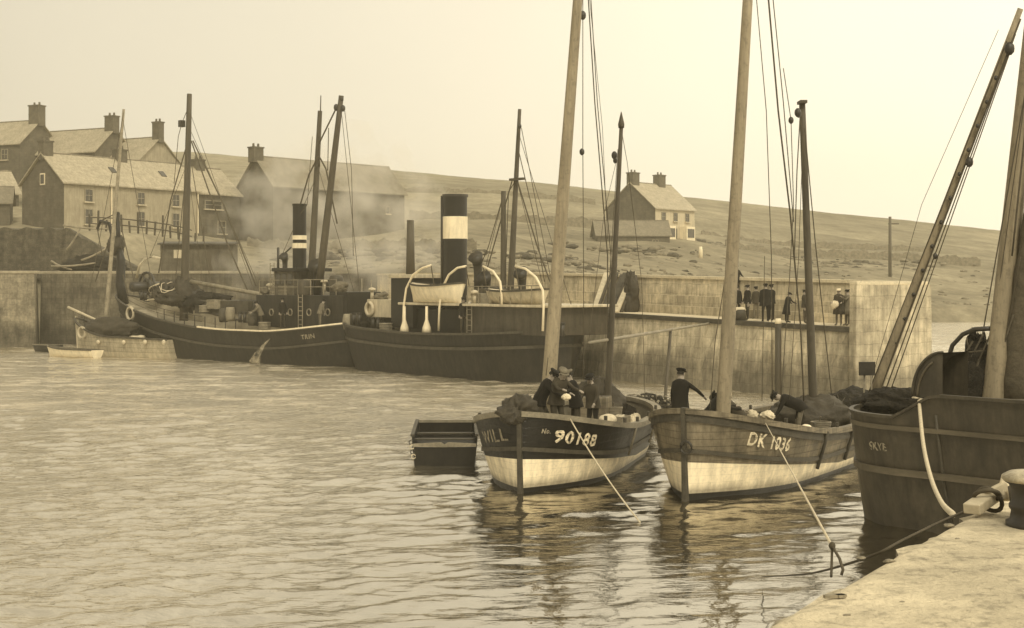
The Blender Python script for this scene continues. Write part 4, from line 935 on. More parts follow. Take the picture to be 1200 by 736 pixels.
B3.text('SKYE', 1027, 1047, .55, .16, 'faded_lettering', -1, bold=.005)
m3, a3, t3 = B3.mast('foremast', 1164, 470, 1218, -40, .235, .17, 'mast_wood', below=1.0)
b = MB(); pa, pb = A(1018, 480), A(1196, 10, .2); pts = seg(pa, pb, 10); b.tube(pts, [.12 - .006 * i for i in range(11)], 'mast_wood', 10); low = b.build('lowered_spar', r, True)
for o1, o2, w_ in (((1026, 470), (1196, 22), .02), ((1033, 470), (1190, 40), .014), ((1012, 475), (1180, 48), .014), ((1040, 468), (1184, 60), .012)):
    B3.line([A(*o1), A(*o2)], w_, name='halyard')
B3.line([A(1020, 450), A(1080, 240), A(1170, 35)], .006, name='halyard')
block(A(1183, 57), r, .14); block(A(1136, 190), r, .11); block(A(1096, 300), r, .07)
for i in range(14):
    t = i / 14; b = MB(); b.lump(A(1028 + 150 * t, 458 - 395 * t), (.05, .05, .05), 'iron', i, .1, 6, 4); b.build('hoop', low, True)
for p0, p1, w_ in (((1210, 60), (1150, 400), .014), ((1206, 80), (1158, 430), .01), ((1222, -40), (1186, 300), .02), ((1196, 300), (1176, 410), .012)):
    B3.line([A(*p0), A(*p1)], w_, name='stay', m='rope')
b = MB(); pts = seg(A(1188, 470, .3), A(1226, 120, .3), 14); b.tube(pts, [.3, .34, .28, .33, .3, .26, .28, .22, .24, .2, .2, .18, .17, .15, .12], 'brown_sail', 10); b.build('furled_sail', r, True)
# hood and hoop
p = A(1118, 466, -1.2); hp_ = [(p.x - .72 * math.cos(g), p.z + .92 * math.sin(g)) for g in [k_ / 12 * math.pi * .5 for k_ in range(13)]]
b = MB(); b.grid([[(x, -1.6, z) for x, z in hp_], [(x, -.7, z) for x, z in hp_]], 'grey_steel')
for yy in (-1.6, -.7): b.add([(x, yy, z) for x, z in hp_] + [(p.x, yy, p.z)], [tuple(range(14))], 'grey_steel')
b.build('companion_hood', r, True)
b = MB(); b.tube([(x + .02, -1.62, z + .01) for x, z in hp_], .03, 'dark_rail', 6); b.tube([(x + .14, -1.62, (z - p.z) * .9 + p.z) for x, z in hp_[:9]], .022, 'worn_strake', 6); b.build('hood_rim', r, True)
pts = [A(1110, 462), A(1110, 425), A(1116, 405), A(1128, 392), A(1142, 386), A(1160, 385)]
b = MB(); b.tube(pts, .05, 'iron', 8); b.build('hoop', r, True)
b = MB()
for i in range(5):
    b.tube(seg(A(1100 + i * 14, 466), A(1140 + i * 12, 400 - 8 * i), 3), .02, 'rope', 5)
b.build('rigging_lines', r, True)
b = MB(); b.tube([A(1102, 455), A(1140, 425)], .045, 'iron', 8); b.tube([A(1118, 428), A(1130, 462)], .04, 'iron', 8); b.tube([A(1132, 428), A(1118, 462)], .04, 'iron', 8); b.build('windlass_bars', r, True)
q_ = B3.world(A(1144, 452, .2)); b = MB()
b.heap((0, 0, .35), (.22, .22, .6), 'net', 42, rough=.3)
for k_ in range(14):
    rr_ = random.Random(k_); b.ring((rr_.uniform(-.16, .16), rr_.uniform(-.15, .15), -.1 + k_ * .075), rr_.uniform(.1, .22), .022, 'rope' if k_ % 3 else 'rail_wood', (rr_.uniform(-.9, .9), rr_.uniform(-1, 1), rr_.uniform(.1, .7)), 18, 6)
b.heap((0, 0, 0), (.4, .35, .4), 'net', 41); o = b.build('rope_heap', None, True); o.location = q_; tag(o, 'tangled coils of dark rope beside the thick mast of the right hand drifter', 'rope')
b = MB(); b.box(A(1016, 432, -.2), (.36, .06, .3), 'iron', R(57)); sb_ = b.build('signal_board', r)
b = MB(); b.tube([A(1013, 440, -.2), A(1012, 485, -.2)], .02, 'rail_wood', 6); b.tube([A(1021, 440, -.2), A(1022, 485, -.2)], .02, 'rail_wood', 6); b.build('board_stanchion', sb_, True)
p = B3.pt(.335, 1.66, -1, .02)
b = MB(); b.ring(p, .13, .035, 'rail_wood', (0, 1, 0), 20, 6); b.lathe([(.12, 0), (.12, .01)], p, 'iron', 16, Matrix.Rotation(R(90), 3, 'X')); b.build('porthole', r, True)
for f_ in (.185,):
    b = MB(); b.tube([B3.pt(f_, z_, -1, .02) for z_ in (.05, .6, 1.2, 1.8, 2.4)], .035, 'dark_rail', 6); b.build('seam', r, True)
B3.line([A(1030, 468), A(1050, 472), A(1072, 466), A(1092, 470)], .045, 'pale_rope', 'lashing', .03)
gearpx(B3, 1052, 472, .2, (.7, .7, .25), 'net', 46, 'dark net lying on the deck behind the hanging white rope', 'deck_net', 'net')
# mooring ropes
def free_rope(pts, rr, m, label, sag=0, nseg=14, name='mooring_rope'):
    b = MB(); q_ = []; n_ = len(pts)
    if n_ == 2: q_ = seg(pts[0], pts[1], nseg, sag)
    else:
        for i in range(n_ - 1):
            p0, p1, p2, p3 = pts[max(i - 1, 0)], pts[i], pts[i + 1], pts[min(i + 2, n_ - 1)]
            for k in range(nseg):
                t = k / nseg; q_.append(0.5 * (2 * p1 + (p2 - p0) * t + (2 * p0 - 5 * p1 + 4 * p2 - p3) * t * t + (3 * p1 - p0 - 3 * p2 + p3) * t ** 3))
        q_.append(pts[-1])
    b.tube(q_, rr, m, 6); o = b.build(name, None, True); tag(o, label, 'rope', 'mooring ropes'); return o
pw = B3.world(A(1077, 470, -2.3))
free_rope([pw, P(1082, 520, 25.5), P(1091, 560, 22.5), P(1103, 588, 19), P(1117, 603, 15)], .035, 'pale_rope', 'thick white rope hanging down the side of the drifter at right', .0)
d1_ = B1.world(A(0, 0)) if False else None
f_ = B1.sx(661, 1.5, -1) / B1.L; w0 = B1.world(B1.pt(f_, zr1(f_), -1, .1))
free_rope([w0, P(750, 612, 30.3)], .018, 'pale_rope', 'pale line running from the black boat down to the water', .1)
f_ = B2.sx(890, 1.5, -1) / B2.L; w1_ = B2.world(B2.pt(f_, zr2(f_), -1, .1))
KN = P(975, 640, 8.3)
free_rope([w1_, KN], .009, 'pale_rope', 'taut line from the grey boat to the edge of the near quay', .0)
b = MB(); b.tube(seg(KN, P(974, 676, 8.2), 6, .02), .008, 'rope', 5); b.tube([KN, P(984, 655, 8.2), P(988, 668, 8.1), P(986, 674, 8.1)], .009, 'rope', 5); b.lump(KN, (.02, .02, .025), 'rope', 2, .1, 8, 6)
tag(b.build('rope_end', None, True), 'knotted frayed rope ends hanging by the quay edge', 'rope')
free_rope([P(1160, 588, 10.3), P(1110, 608, 9.85), P(1060, 632, 9.1), P(1020, 652, 9.0), P(960, 670, 11.5), P(930, 674, 14.5), P(893, 676, 24.0)], .009, 'rope', 'dark rope leaving the timber cleat along the quay edge into the water', .0, 6)

# ------------------------------------------------------------------ near quay furniture
bp_ = P(1214, 616, 9.5); bo = thing('bollard', (bp_.x, bp_.y, 3.4), 0, 'squat iron bollard with a pale cap at the right edge of the near quay', 'bollard')
b = MB(); b.lathe([(.19, -.02), (.19, .03), (.165, .04), (.155, .1), (.17, .12), (.17, .14), (.155, .16), (.155, .24), (.17, .27), (.2, .29)], (0, 0, 0), 'iron', 32); b.build('post', bo, True)
b = MB(); b.lathe([(.2, .292), (.215, .305), (.21, .33), (.17, .352), (.09, .362), (.01, .364)], (0, 0, 0), 'worn_cap', 32); b.build('cap', bo, True)
cp = P(1160, 600, 9.95); cl = thing('timber_cleat', (cp.x, cp.y, 3.4), R(25), 'weathered timber cleat with rope beside the bollard', 'cleat')
b = MB(); b.beam((-.22, -.06, .06), (.12, .08, .13), .12, .07, 'pale_wood'); b.beam((-.05, .1, .08), (.14, -.02, .2), .08, .06, 'pale_wood'); b.build('beam', cl, bevel=.008)
b = MB(); b.tube([(.05, -.22, -.02), (.08, -.16, .1), (.11, -.1, .2)], [.045, .04, .035], 'dark_mast', 8); b.build('peg', cl, True)
b = MB(); b.tube([(.1, -.02, .1), (.13, .0, .2), (.14, .02, .27)], [.05, .035, .01], 'canvas', 8); b.build('wedge', cl, True)
b = MB(); b.ring((-.03, 0, .13), .085, .016, 'rope', (.3, .5, .8), 20, 6); b.ring((.02, .02, .1), .09, .016, 'rope', (.8, .2, .4), 20, 6); b.build('rope_turns', cl, True)
for i, (px, py, sz, lb) in enumerate(((1042, 658, .022, 'largest flat dark stone near the middle of the quay edge'), (1113, 617, .022, 'upright dark stone on the quay edge below the rope'), (1010, 655, .02, 'dark chip lying right at the quay edge beside the frayed rope'), (1057, 706, .009, 'tiny pebble low on the open quay top'), (1122, 632, .011, 'small pebble on the quay below the timber cleat'), (992, 722, .012, 'small stone near the bottom of the quay in front of the wood scrap'))):
    d = FPX * 1.6 / (py - HOR); p = P(px, py, d); b = MB(); b.heap((0, 0, 0), (sz * 1.5, sz, sz * .5), 'pebble', 60 + i, 14, 8)
    o = b.build('stone', None, True); o.location = (p.x, p.y, 3.4 + sz * .2); tag(o, lb, 'stone', 'loose stones on the quay')
d = FPX * 1.6 / (701 - HOR); p = P(978, 701, d); b = MB(); b.box((0, 0, .01), (.11, .03, .016), 'wood', R(8)); b.box((.03, .01, .011), (.05, .045, .014), 'wood', R(30)); o = b.build('wood_scrap'); o.location = (p.x, p.y, 3.4); tag(o, 'dark flat scrap of wood on the pale quay near the bottom edge', 'wood scrap')

# ------------------------------------------------------------------ black punt beside boat one
pu = Vessel('punt', (X_(521, 39.6), 39.6), R(92), 4.6, .93, .35, lambda f: .98 + .1 * (1 - f) ** 3, 'small black open punt moored left of the black fishing boat', 'small boat', bowlen=.04, bowp=1.2, fine=.1, sternlen=.1, transom=.9, sternfine=.1, rake=.25)
def punt():
    b = MB(); L_, Wd, H_ = 4.4, .86, .8
    def sec(x, inn=0, z0=-.3): w_ = (Wd + .04 * math.sin(x)) - inn; return [(x, -w_ * .9, z0), (x, -w_, H_ * .6), (x, -w_ - .02, H_), (x, w_ + .02, H_), (x, w_, H_ * .6), (x, w_ * .9, z0)]
    o_ = [sec(x) for x in (0, 1.5, 3.0, L_)]; b.grid([[s_[k] for s_ in o_] for k in range(3)], 'black_paint'); b.grid([[s_[k] for s_ in o_] for k in range(3, 6)], 'black_paint')
    b.add([o_[0][0], o_[0][1], o_[0][4], o_[0][5]], [(0, 1, 2, 3)], 'black_paint'); b.add([o_[-1][k] for k in (0, 1, 2, 3, 4, 5)], [(0, 1, 2, 3, 4, 5)], 'black_paint')
    b.add([(0.05, -Wd, .3), (L_, -Wd, .3), (L_, Wd, .3), (.05, Wd, .3)], [(0, 1, 2, 3)], 'black_paint')
    b.build('hull', pu.root, solid=.03)
    b = MB(); 
    for sd_ in (-1, 1): b.beam((0, sd_ * (Wd + .02), H_), (L_, sd_ * (Wd + .02), H_), .1, .06, 'dark_rail')
    b.beam((L_, -Wd, H_ - .03), (L_, Wd, H_ - .03), .1, .08, 'rail_wood'); b.build('gunwale', pu.root)
    b = MB(); b.add([(-.03, -Wd, .5), (-.03, -Wd, .58), (-.03, -.1, .62), (-.03, 0, .56), (-.03, .1, .62), (-.03, Wd, .58), (-.03, Wd, .5), (-.03, 0, .48)], [(0, 7, 3, 2, 1), (7, 6, 5, 4, 3)], 'rail_wood'); b.build('bow_board', pu.root, solid=.04)
    for x in (1.4, 3.0):
        b = MB(); b.box((x, 0, .55), (.25, Wd * 1.96, .04), 'dark_rail'); b.build('thwart', pu.root)
    b = MB()
    for i in range(4): b.ring((-.02, Wd + .05 - .02 * i, .62 - .13 * i), .06, .016, 'canvas' if i % 2 else 'iron', (1, .3, 0), 12, 6)
    b.build('chain', pu.root, True)
punt()

# ------------------------------------------------------------------ steam vessel one (left)
zt1 = lambda f: 1.95 + 2.15 * max(0, 1 - f / .62) ** 1.8 + .7 * max(0, (f - .75) / .25) ** 1.6
tb = Vector((X_(147, 104), 104)); te = Vector((X_(432, 85.5), 85.5)); dv = te - tb
T1 = Vessel('steam_coaster', tb, math.atan2(dv.y, dv.x), dv.length, 2.9, 1.6, zt1, 'dark steam coaster with two white bands on its black funnel', 'steamer', rake=1.6, srake=1.2, fine=1.1, bowlen=.38, sternlen=.22, sternfine=.9)
r = T1.root; A = T1.at; L1 = T1.L
T1.strip('hull', -1.3, zt1, 'steel_hull', 9, 60); T1.band('bulwark_rail', zt1, .1, .06, 'dark_rail', inn=.12); T1.band('rubbing_strake', lambda f: zt1(f) - 1.0, .14, .08, 'dark_rail')
T1.deck('deck', .7, 'pale_deck'); T1.stem(.25, .15, 'black_paint', .25)
T1.band('white_rail', lambda f: zt1(f) + .06, .09, .07, 'white_paint', inn=.1, f0=.5, f1=.97, sides=(-1,))
T1.text('TRIN', 357, 373, .35, .26, 'faded_lettering', -1, bold=.01)
buoy(T1.pt(.175, zt1(.175) - .32, -1, .15), r, (0, 1, 0), .42, .1, 'cream_paint')
T1.mast('foremast', 216, 350, 222, 110, .3, .17, 'dark_mast')
for pts, w_ in ((((224, 165), (245, 225), (268, 290), (290, 340)), .05), (((226, 165), (262, 240), (300, 335)), .05), (((219, 170), (200, 235), (186, 320)), .045), (((220, 180), (212, 260), (205, 335)), .03), (((224, 190), (250, 350)), .03)):
    T1.line([A(*p_) for p_ in pts], w_, name='stay')
T1.line([A(219, 130), A(213, 145), A(209, 160), A(204, 215)], .025, name='stay')
b = MB(); b.box(A(213, 145), (.35, .35, .45), 'iron'); b.build('lantern', r)
b = MB(); b.tube([A(224, 330), A(290, 342), A(345, 352)], .14, 'wood', 8); b.build('cargo_boom', r, True)
# funnel
fx = A(351, 335); ft = A(351, 239)
FR = 8 / FPX * T1.world(fx).y; zt_, zb_ = ft.z, fx.z - 1.2
b = MB(); b.tube([(fx.x, 0, zb_), (fx.x, 0, zt_)], FR, 'black_paint', 20, caps=False); b.tube([(fx.x, 0, zt_ - .1), (fx.x, 0, zt_)], FR + .03, 'black_paint', 20, caps=False); b.add([(fx.x + FR * .95 * math.cos(g), FR * .95 * math.sin(g), zt_ - .3) for g in [2 * math.pi * j / 20 for j in range(20)]], [tuple(range(20))], 'black_paint'); fn = b.build('funnel', r, True)
for y0, y1 in ((276, 281), (285, 291)):
    b = MB(); b.tube([(fx.x, 0, A(351, y1).z), (fx.x, 0, A(351, y0).z)], FR + .025, 'white_paint', 20, caps=False); b.build('band', fn, True)
# casing and bridge
def boxpx(v, px0, px1, py0, py1, depth, m, name, lat=0, par=None, bevel=.03, rows=None):
    a = v.at(px0, py1, lat); c = v.at(px1, py1, lat); z1 = v.at((px0 + px1) / 2, py0, lat).z; z0 = v.at((px0 + px1) / 2, py1, lat).z
    b = MB(); b.box(((a.x + c.x) / 2, lat + depth / 2, (z0 + z1) / 2), (abs(c.x - a.x), depth, z1 - z0), m); return b.build(name, par or v.root, bevel=bevel)
cs = boxpx(T1, 300, 402, 346, 384, 2.8, 'steel_hull', 'engine_casing', -1.4)
boxpx(T1, 386, 407, 342, 384, 2.6, 'black_paint', 'galley', -1.35)
boxpx(T1, 321, 344, 318, 346, 2.4, 'shed_board', 'wheelhouse', -1.2); boxpx(T1, 318, 347, 314, 318, 2.8, 'black_paint', 'bridge_roof', -1.4)
for i in range(3):
    boxpx(T1, 323 + i * 7, 328 + i * 7, 321, 333, .05, 'glass', 'bridge_window', -1.26)
for k_ in range(7):
    px = 304 + k_ * 15; b = MB(); q_ = A(px, 346, -1.35); b.tube([q_, q_ + Vector((0, 0, .95))], .03, 'rail_wood', 6); b.build('stanchion', r)
for z_ in (.5, .93):
    b = MB(); b.tube([A(304, 346, -1.35) + Vector((0, 0, z_)), A(394, 346, -1.35) + Vector((0, 0, z_))], .025, 'rail_wood', 6); b.build('hand_rail', r)
for k_ in range(4):
    px = 318 + k_ * 22; q_ = A(px, 366, -1.42); b = MB(); b.ring(q_, .2, .04, 'rail_wood', (0, 1, 0), 14, 6); b.build('porthole', r)
def cowl(v, px, pyb, pyt, rr, name='ventilator', lat=0):
    a = v.at(px, pyb, lat); c = v.at(px, pyt, lat); b = MB(); h_ = c - a
    pts = [a, a + h_ * .6, a + h_ * .8, a + h_ * .92 + Vector((.1, -.12, 0)) * rr * 4, a + h_ + Vector((.2, -.35, 0)) * rr * 4]
    b.tube(pts, [rr, rr, rr * 1.1, rr * 1.4, rr * 1.9], 'iron', 12); return b.build(name, v.root, True)
cowl(T1, 372, 346, 311, .26); cowl(T1, 334, 330, 300, .16); cowl(T1, 387, 342, 334, .2)
b = MB(); b.tube([A(326, 318), A(326, 290)], .08, 'iron', 8); b.tube([A(326, 304), A(341, 290)], .05, 'iron', 8); b.build('steam_pipe', r, True)
T1.mast('mizzen_mast', 364, 340, 375, 130, .25, .14, 'dark_mast'); T1.mast('mizzen_topmast', 374, 190, 376, 112, .07, .03, 'dark_mast', below=.3)
b = MB(); b.tube(seg(A(374, 335, -.4), A(400, 112, -.4), 6), [.24, .23, .22, .2, .19, .17, .15], 'dark_mast', 10); b.build('derrick', r, True)
block(A(394, 126, -.4), r, .22); block(A(402, 127, -.4), r, .2); block(A(400, 116, -.4), r, .2)
for pts, w_ in ((((394, 127), (374, 168)), .05), (((373, 183), (362, 205), (352, 240)), .05), (((375, 185), (382, 198), (395, 262)), .05), (((404, 130), (412, 200), (414, 300)), .02), (((385, 150), (384, 200)), .03), (((366, 160), (360, 240), (345, 260)), .02)):
    T1.line([A(*p_, -.2) for p_ in pts], w_, name='stay')
# foredeck machinery and the bow davit
b = MB(); wp = A(172, 336); b.ring(wp, 1.0, .1, 'iron', (0, 1, 0), 24, 8); b.ring(wp, .5, .12, 'iron', (0, 1, 0), 18, 8); b.tube([wp + Vector((0, -1.2, 0)), wp + Vector((0, 1.2, 0))], .35, 'iron', 12)
for g in range(6): b.tube([wp, wp + Vector((math.cos(g * 1.047), 0, math.sin(g * 1.047)))], .06, 'iron', 6)
b.build('windlass', r, True)
b = MB(); b.tube([A(160, 326), A(163, 312), A(170, 303), A(180, 301), A(188, 303)], .09, 'cream_paint', 8); b.build('hoop_rail', r, True)
b = MB(); b.tube([A(146, 356), A(141, 335), A(142, 305), A(139, 288)], [.3, .34, .3, .2], 'black_paint', 12); b.tube([A(142, 305), A(134, 285), A(128, 262), A(118, 259), A(114, 268)], [.16, .15, .13, .12, .1], 'black_paint', 10); b.build('anchor_davit', r, True)
b = MB(); b.tube([A(139, 300), A(138, 249)], .16, 'black_paint', 8); b.build('davit_post', r, True)
b = MB(); b.heap(A(138, 290), (.4, .5, .6), 'tarpaulin', 8); b.build('hanging_gear', r, True)
for k_, q_ in enumerate(((114, 268, 120, 300), (128, 262, 150, 345), (138, 250, 160, 340), (138, 250, 112, 330), (118, 259, 138, 249))):
    T1.line([A(q_[0], q_[1]), A(q_[2], q_[3])], .04, name='davit_guy')
b = MB(); b.heap(A(204, 350), (1.6, 1.3, .5), 'tarpaulin', 12); b.heap(A(240, 352), (2.2, 1.3, .55), 'net', 13); b.heap(A(196, 343), (.8, .9, .6), 'tarpaulin', 15, rough=.2); b.heap(A(216, 345), (.6, .7, .9), 'tarpaulin', 16, rough=.3); b.strands(A(200, 345), (1.8, 1.6, .8), 'pale_rope', 3, 8, .03); b.build('deck_gear', r, True)
b = MB(); b.beam(A(172, 352), A(200, 348), .3, .12, 'cream_paint'); b.build('deck_spar', r)
boxpx(T1, 228, 290, 352, 368, 2.6, 'dark_rail', 'hold_hatch', -1.2)
for k_, (px, py, lt) in enumerate(((262, 372, -1.6), (270, 371, -1.4), (296, 376, -1.9), (408, 380, -1.5), (415, 379, -1.3))):
    q_ = A(px, py, lt); b = MB(); b.lathe([(.26, 0), (.31, .25), (.33, .45), (.31, .65), (.26, .9)], q_ - Vector((0, 0, .3)), 'wood' if k_ % 2 else 'dark_rail', 14); o = b.build('barrel', None, True); o.parent = None; o.location = T1.world((0, 0, 0)); o.rotation_euler = (0, 0, T1.ang); tag(o, ('dark cask before the bridge of the steam coaster, left of a pair', 'wooden cask before the bridge of the steam coaster, right of a pair', 'dark cask close to the forward end of the casing', 'wooden cask behind the casing of the steam coaster', 'dark cask at the stern of the steam coaster')[k_], 'barrel', 'casks on the steam coaster')
for px in range(196, 292, 12):
    q_ = A(px, 400, -2.5); f_ = q_.x / L1; b = MB(); z_ = zt1(f_); yy = -(T1.half(f_, z_) - .15); b.tube([(q_.x, yy, z_), (q_.x, yy, z_ + .75)], .035, 'iron', 6); b.build('stanchion', r)
for hh in (.4, .74):
    b = MB(); b.tube([(f_ * L1, -(T1.half(f_, zt1(f_)) - .15), zt1(f_) + hh) for f_ in [.12 + .03 * i for i in range(14)]], .018, 'rope', 5); b.build('guard_rope', r, True)
for k_, (px0, py0, px1, py1) in enumerate(((216, 200, 176, 300), (222, 130, 300, 346), (222, 150, 310, 350), (218, 180, 240, 352), (374, 200, 330, 300), (374, 200, 420, 360), (399, 120, 425, 375))):
    T1.line([A(px0, py0), A(px1, py1)], .018, name='stay', sag=.3 if k_ == 7 else 0)
def steamer_fittings(v, items):
    for kind, px, py, lat in items:
        q_ = v.at(px, py, lat); b = MB()
        if kind == 'mooring_bitts':
            for dx in (-.25, .25): b.tube([q_ + Vector((dx, 0, 0)), q_ + Vector((dx, 0, .6))], .11, 'iron', 8); b.lathe([(.15, 0), (.15, .06)], q_ + Vector((dx, 0, .6)), 'iron', 8)
        elif kind == 'deck_winch':
            b.tube([q_ + Vector((-.6, 0, .5)), q_ + Vector((.6, 0, .5))], .22, 'iron', 12); b.box(q_ + Vector((-.7, 0, .35)), (.15, .9, .9), 'iron'); b.box(q_ + Vector((.7, 0, .35)), (.15, .9, .9), 'iron'); b.ring(q_ + Vector((.85, 0, .5)), .42, .05, 'iron', (1, 0, 0), 18, 6)
        elif kind == 'ladder':
            for dx in (-.2, .2): b.tube([q_ + Vector((dx, 0, 0)), q_ + Vector((dx, 0, 2.0))], .03, 'rail_wood', 5)
            for k_ in range(7): b.tube([q_ + Vector((-.2, 0, .2 + k_ * .27)), q_ + Vector((.2, 0, .2 + k_ * .27))], .025, 'rail_wood', 5)
        elif kind == 'rope_coil':
            for k_ in range(5): b.ring(q_ + Vector((0, 0, .05 + .09 * k_)), .34 - .02 * (k_ % 2), .05, 'rail_wood', (0, 0, 1), 18, 6)
        elif kind == 'wooden_crate':
            b.box(q_ + Vector((0, 0, .3)), (.8, .6, .6), 'wood')
            for z_ in (.08, .3, .52): b.box(q_ + Vector((0, -.31, z_)), (.86, .03, .1), 'rail_wood')
        elif kind == 'canvas_bundle': b.heap(q_ + Vector((0, 0, .25)), (.5, .35, .3), 'cloth_grey', int(px))
        elif kind == 'water_tank': b.lathe([(.4, 0), (.42, .05), (.42, .8), (.36, .95), (.1, 1.0)], q_, 'grey_steel', 16)
        elif kind == 'flag_staff': b.tube([q_, q_ + Vector((0, 0, 2.6))], .035, 'rail_wood', 6)
        elif kind == 'mushroom_vent': b.tube([q_, q_ + Vector((0, 0, .6))], .1, 'cream_paint', 8); b.lathe([(.24, 0), (.2, .12), (.05, .18)], q_ + Vector((0, 0, .58)), 'cream_paint', 12)
        b.build(kind, v.root, kind not in ('ladder', 'wooden_crate'))
steamer_fittings(T1, [('mooring_bitts', 168, 352, -1.2), ('mooring_bitts', 284, 378, -2.0), ('mooring_bitts', 418, 380, -1.6), ('deck_winch', 296, 366, -.6), ('deck_winch', 226, 355, .3), ('ladder', 352, 384, -1.5), ('rope_coil', 310, 386, -2.1),
   ('rope_coil', 412, 380, -.9), ('wooden_crate', 336, 346, -.9), ('canvas_bundle', 310, 346, -.9), ('water_tank', 394, 342, -.6), ('mushroom_vent', 316, 346, -.7), ('mushroom_vent', 380, 342, -.8), ('flag_staff', 424, 378, 0), ('canvas_bundle', 262, 362, -.7),
   ('ladder', 319, 346, -1.3), ('wooden_crate', 251, 362, -1.4), ('canvas_bundle', 400, 342, -1.0), ('water_tank', 357, 346, -1.1), ('rope_coil', 240, 366, -1.6)])
# cooling water
o0 = T1.world(T1.pt(T1.sx(317, 1.5, -1) / T1.L, 1.55, -1, .02)); b = MB(); b.tube([o0, o0 + Vector((-.25, -.5, -.3)), o0 + Vector((-.6, -.8, -.9)), o0 + Vector((-.75, -.95, -1.4))], [.03, .09, .2, .36], 'spray', 10)
tag(b.build('discharge_water', None, True), 'white jet of water falling from the side of the steam coaster', 'water', kind='stuff')

# ------------------------------------------------------------------ steam tug two (centre)
zt2 = lambda f: 2.25 + .4 * max(0, 1 - f / .5) ** 1.6 + .35 * max(0, (f - .5) / .5) ** 2
tb = Vector((X_(420, 86.5), 86.5)); te = Vector((X_(668, 71.8), 71.8)); dv = te - tb
T2 = Vessel('paddle_tug', tb, math.atan2(dv.y, dv.x), dv.length, 2.9, 1.6, zt2, 'dark steam tug with white banded funnel and white boat davits', 'tug', rake=.4, srake=.6, fine=.6, bowlen=.25, sternlen=.25, sternfine=.7)
r = T2.root; A = T2.at
T2.strip('hull', -1.3, zt2, 'steel_hull', 9, 60); T2.band('bulwark_rail', zt2, .12, .07, 'dark_rail', inn=.15); T2.band('rubbing_strake', lambda f: zt2(f) - .75, .16, .1, 'dark_rail')
T2.deck('deck', .7, 'deck'); T2.stem(.25, .12, 'black_paint', .1)
boxpx(T2, 545, 642, 359, 392, 4.0, 'grey_steel', 'deckhouse', -2.1)
boxpx(T2, 478, 545, 362, 392, 2.6, 'black_paint', 'engine_casing', -.9)
boxpx(T2, 466, 643, 356, 359, 4.6, 'cream_paint', 'boat_deck', -2.35)
wh = boxpx(T2, 458, 484, 326, 384, 2.4, 'black_paint', 'wheelhouse', -1.2); boxpx(T2, 455, 487, 321.5, 326, 2.9, 'cream_paint', 'wheelhouse_roof', -1.4)
boxpx(T2, 430, 459, 351, 372, 2.2, 'cream_paint', 'chart_house', -1.0)
buoy(A(433, 362, -1.1), r, (0, 1, 0), .36, .1, 'cream_paint')
fx = A(533.5, 330); zt_ = A(533.5, 229).z; FR = 14 / FPX * T2.world(fx).y * 1.0
def ftube(y0, y1, m, rr, name, par):
    b = MB(); b.tube([(fx.x, 0, A(533, y1).z), (fx.x, 0, A(533, y0).z)], rr, m, 24, caps=False); return b.build(name, par, True)
b = MB(); b.tube([(fx.x, 0, fx.z - 1.5), (fx.x, 0, zt_)], FR, 'black_paint', 24, caps=False); b.add([(fx.x + FR * .95 * math.cos(g), FR * .95 * math.sin(g), zt_ - .3) for g in [2 * math.pi * j / 20 for j in range(20)]], [tuple(range(20))], 'black_paint'); fn = b.build('funnel', r, True)
ftube(254, 280, 'white_paint', FR + .03, 'band', fn); ftube(228, 231, 'iron', FR + .06, 'funnel_rim', fn)
b = MB(); b.tube([(fx.x - FR - .12, -.3, fx.z - 1), (fx.x - FR - .12, -.3, zt_)], .1, 'iron', 8); b.build('steam_pipe', fn, True)
for (p0, y0, ts_) in ((472, 388, ((473, 360), (476, 338), (484, 322), (495, 314), (505, 311))), (514, 388, ((515, 360), (518, 338), (526, 322), (536, 314), (546, 312))), (636, 388, ((637, 360), (636, 340), (628, 325), (616, 315), (604, 312))), (588, 357, ((588, 345), (586, 330), (578, 318), (566, 312)))):
    b = MB(); b.tube([A(p0, y0, -2.45)] + [A(a_, c_, -2.45) for a_, c_ in ts_], .06, 'white_paint', 8); b.build('davit', r, True)
    q_ = A(*ts_[-1], -2.45); T2.line([q_, q_ + Vector((0, .2, -1.0))], .03, name='boat_fall')
for px in (474, 500):
    b = MB(); a_ = A(px, 390, -2.5); c_ = A(px, 359, -2.5); b.tube([a_, a_.lerp(c_, .2), a_.lerp(c_, .5), c_], [.26, .22, .08, .07], 'white_paint', 10); b.build('boat_deck_pillar', r, True)
def lifeboat(px0, px1, pyt, pyb, lat, label, m):
    a = A(px0, pyb, lat); c = A(px1, pyb, lat); hgt = A((px0 + px1) / 2, pyt, lat).z - A((px0 + px1) / 2, pyb, lat).z; wa = T2.world(a)
    v = Vessel('lifeboat', (wa.x, wa.y), T2.ang, c.x - a.x, .85, .02, lambda f: hgt * (.86 + .5 * (f - .5) ** 2 * 1.2), label, 'lifeboat', rake=.2, srake=.2, fine=.5, bowlen=.5, sternlen=.5, sternfine=.5, group='lifeboats on the tug')
    v.root.location.z = a.z; v.strip('hull', 0.0, v.zr, m, 6, 24); v.band('gunwale', v.zr, .1, .04, 'dark_rail', n=24); v.deck('canvas_cover', .02, 'canvas', 20)
    return v
lifeboat(483, 542, 331, 354, -2.0, 'pale lifeboat hanging between the two left davits of the tug', 'white_paint')
lifeboat(572, 640, 338, 356, -1.6, 'pale lifeboat beside the mast on the tug', 'cream_paint')
T2.mast('main_mast', 598, 345, 609, 128, .2, .09, 'dark_mast'); T2.mast('short_mast', 590, 350, 590, 224, .18, .13, 'dark_mast')
b = MB(); b.box(A(606, 210), (1.1, .2, .12), 'dark_mast'); b.build('cross_tree', r)
block(A(609, 148), r, .14)
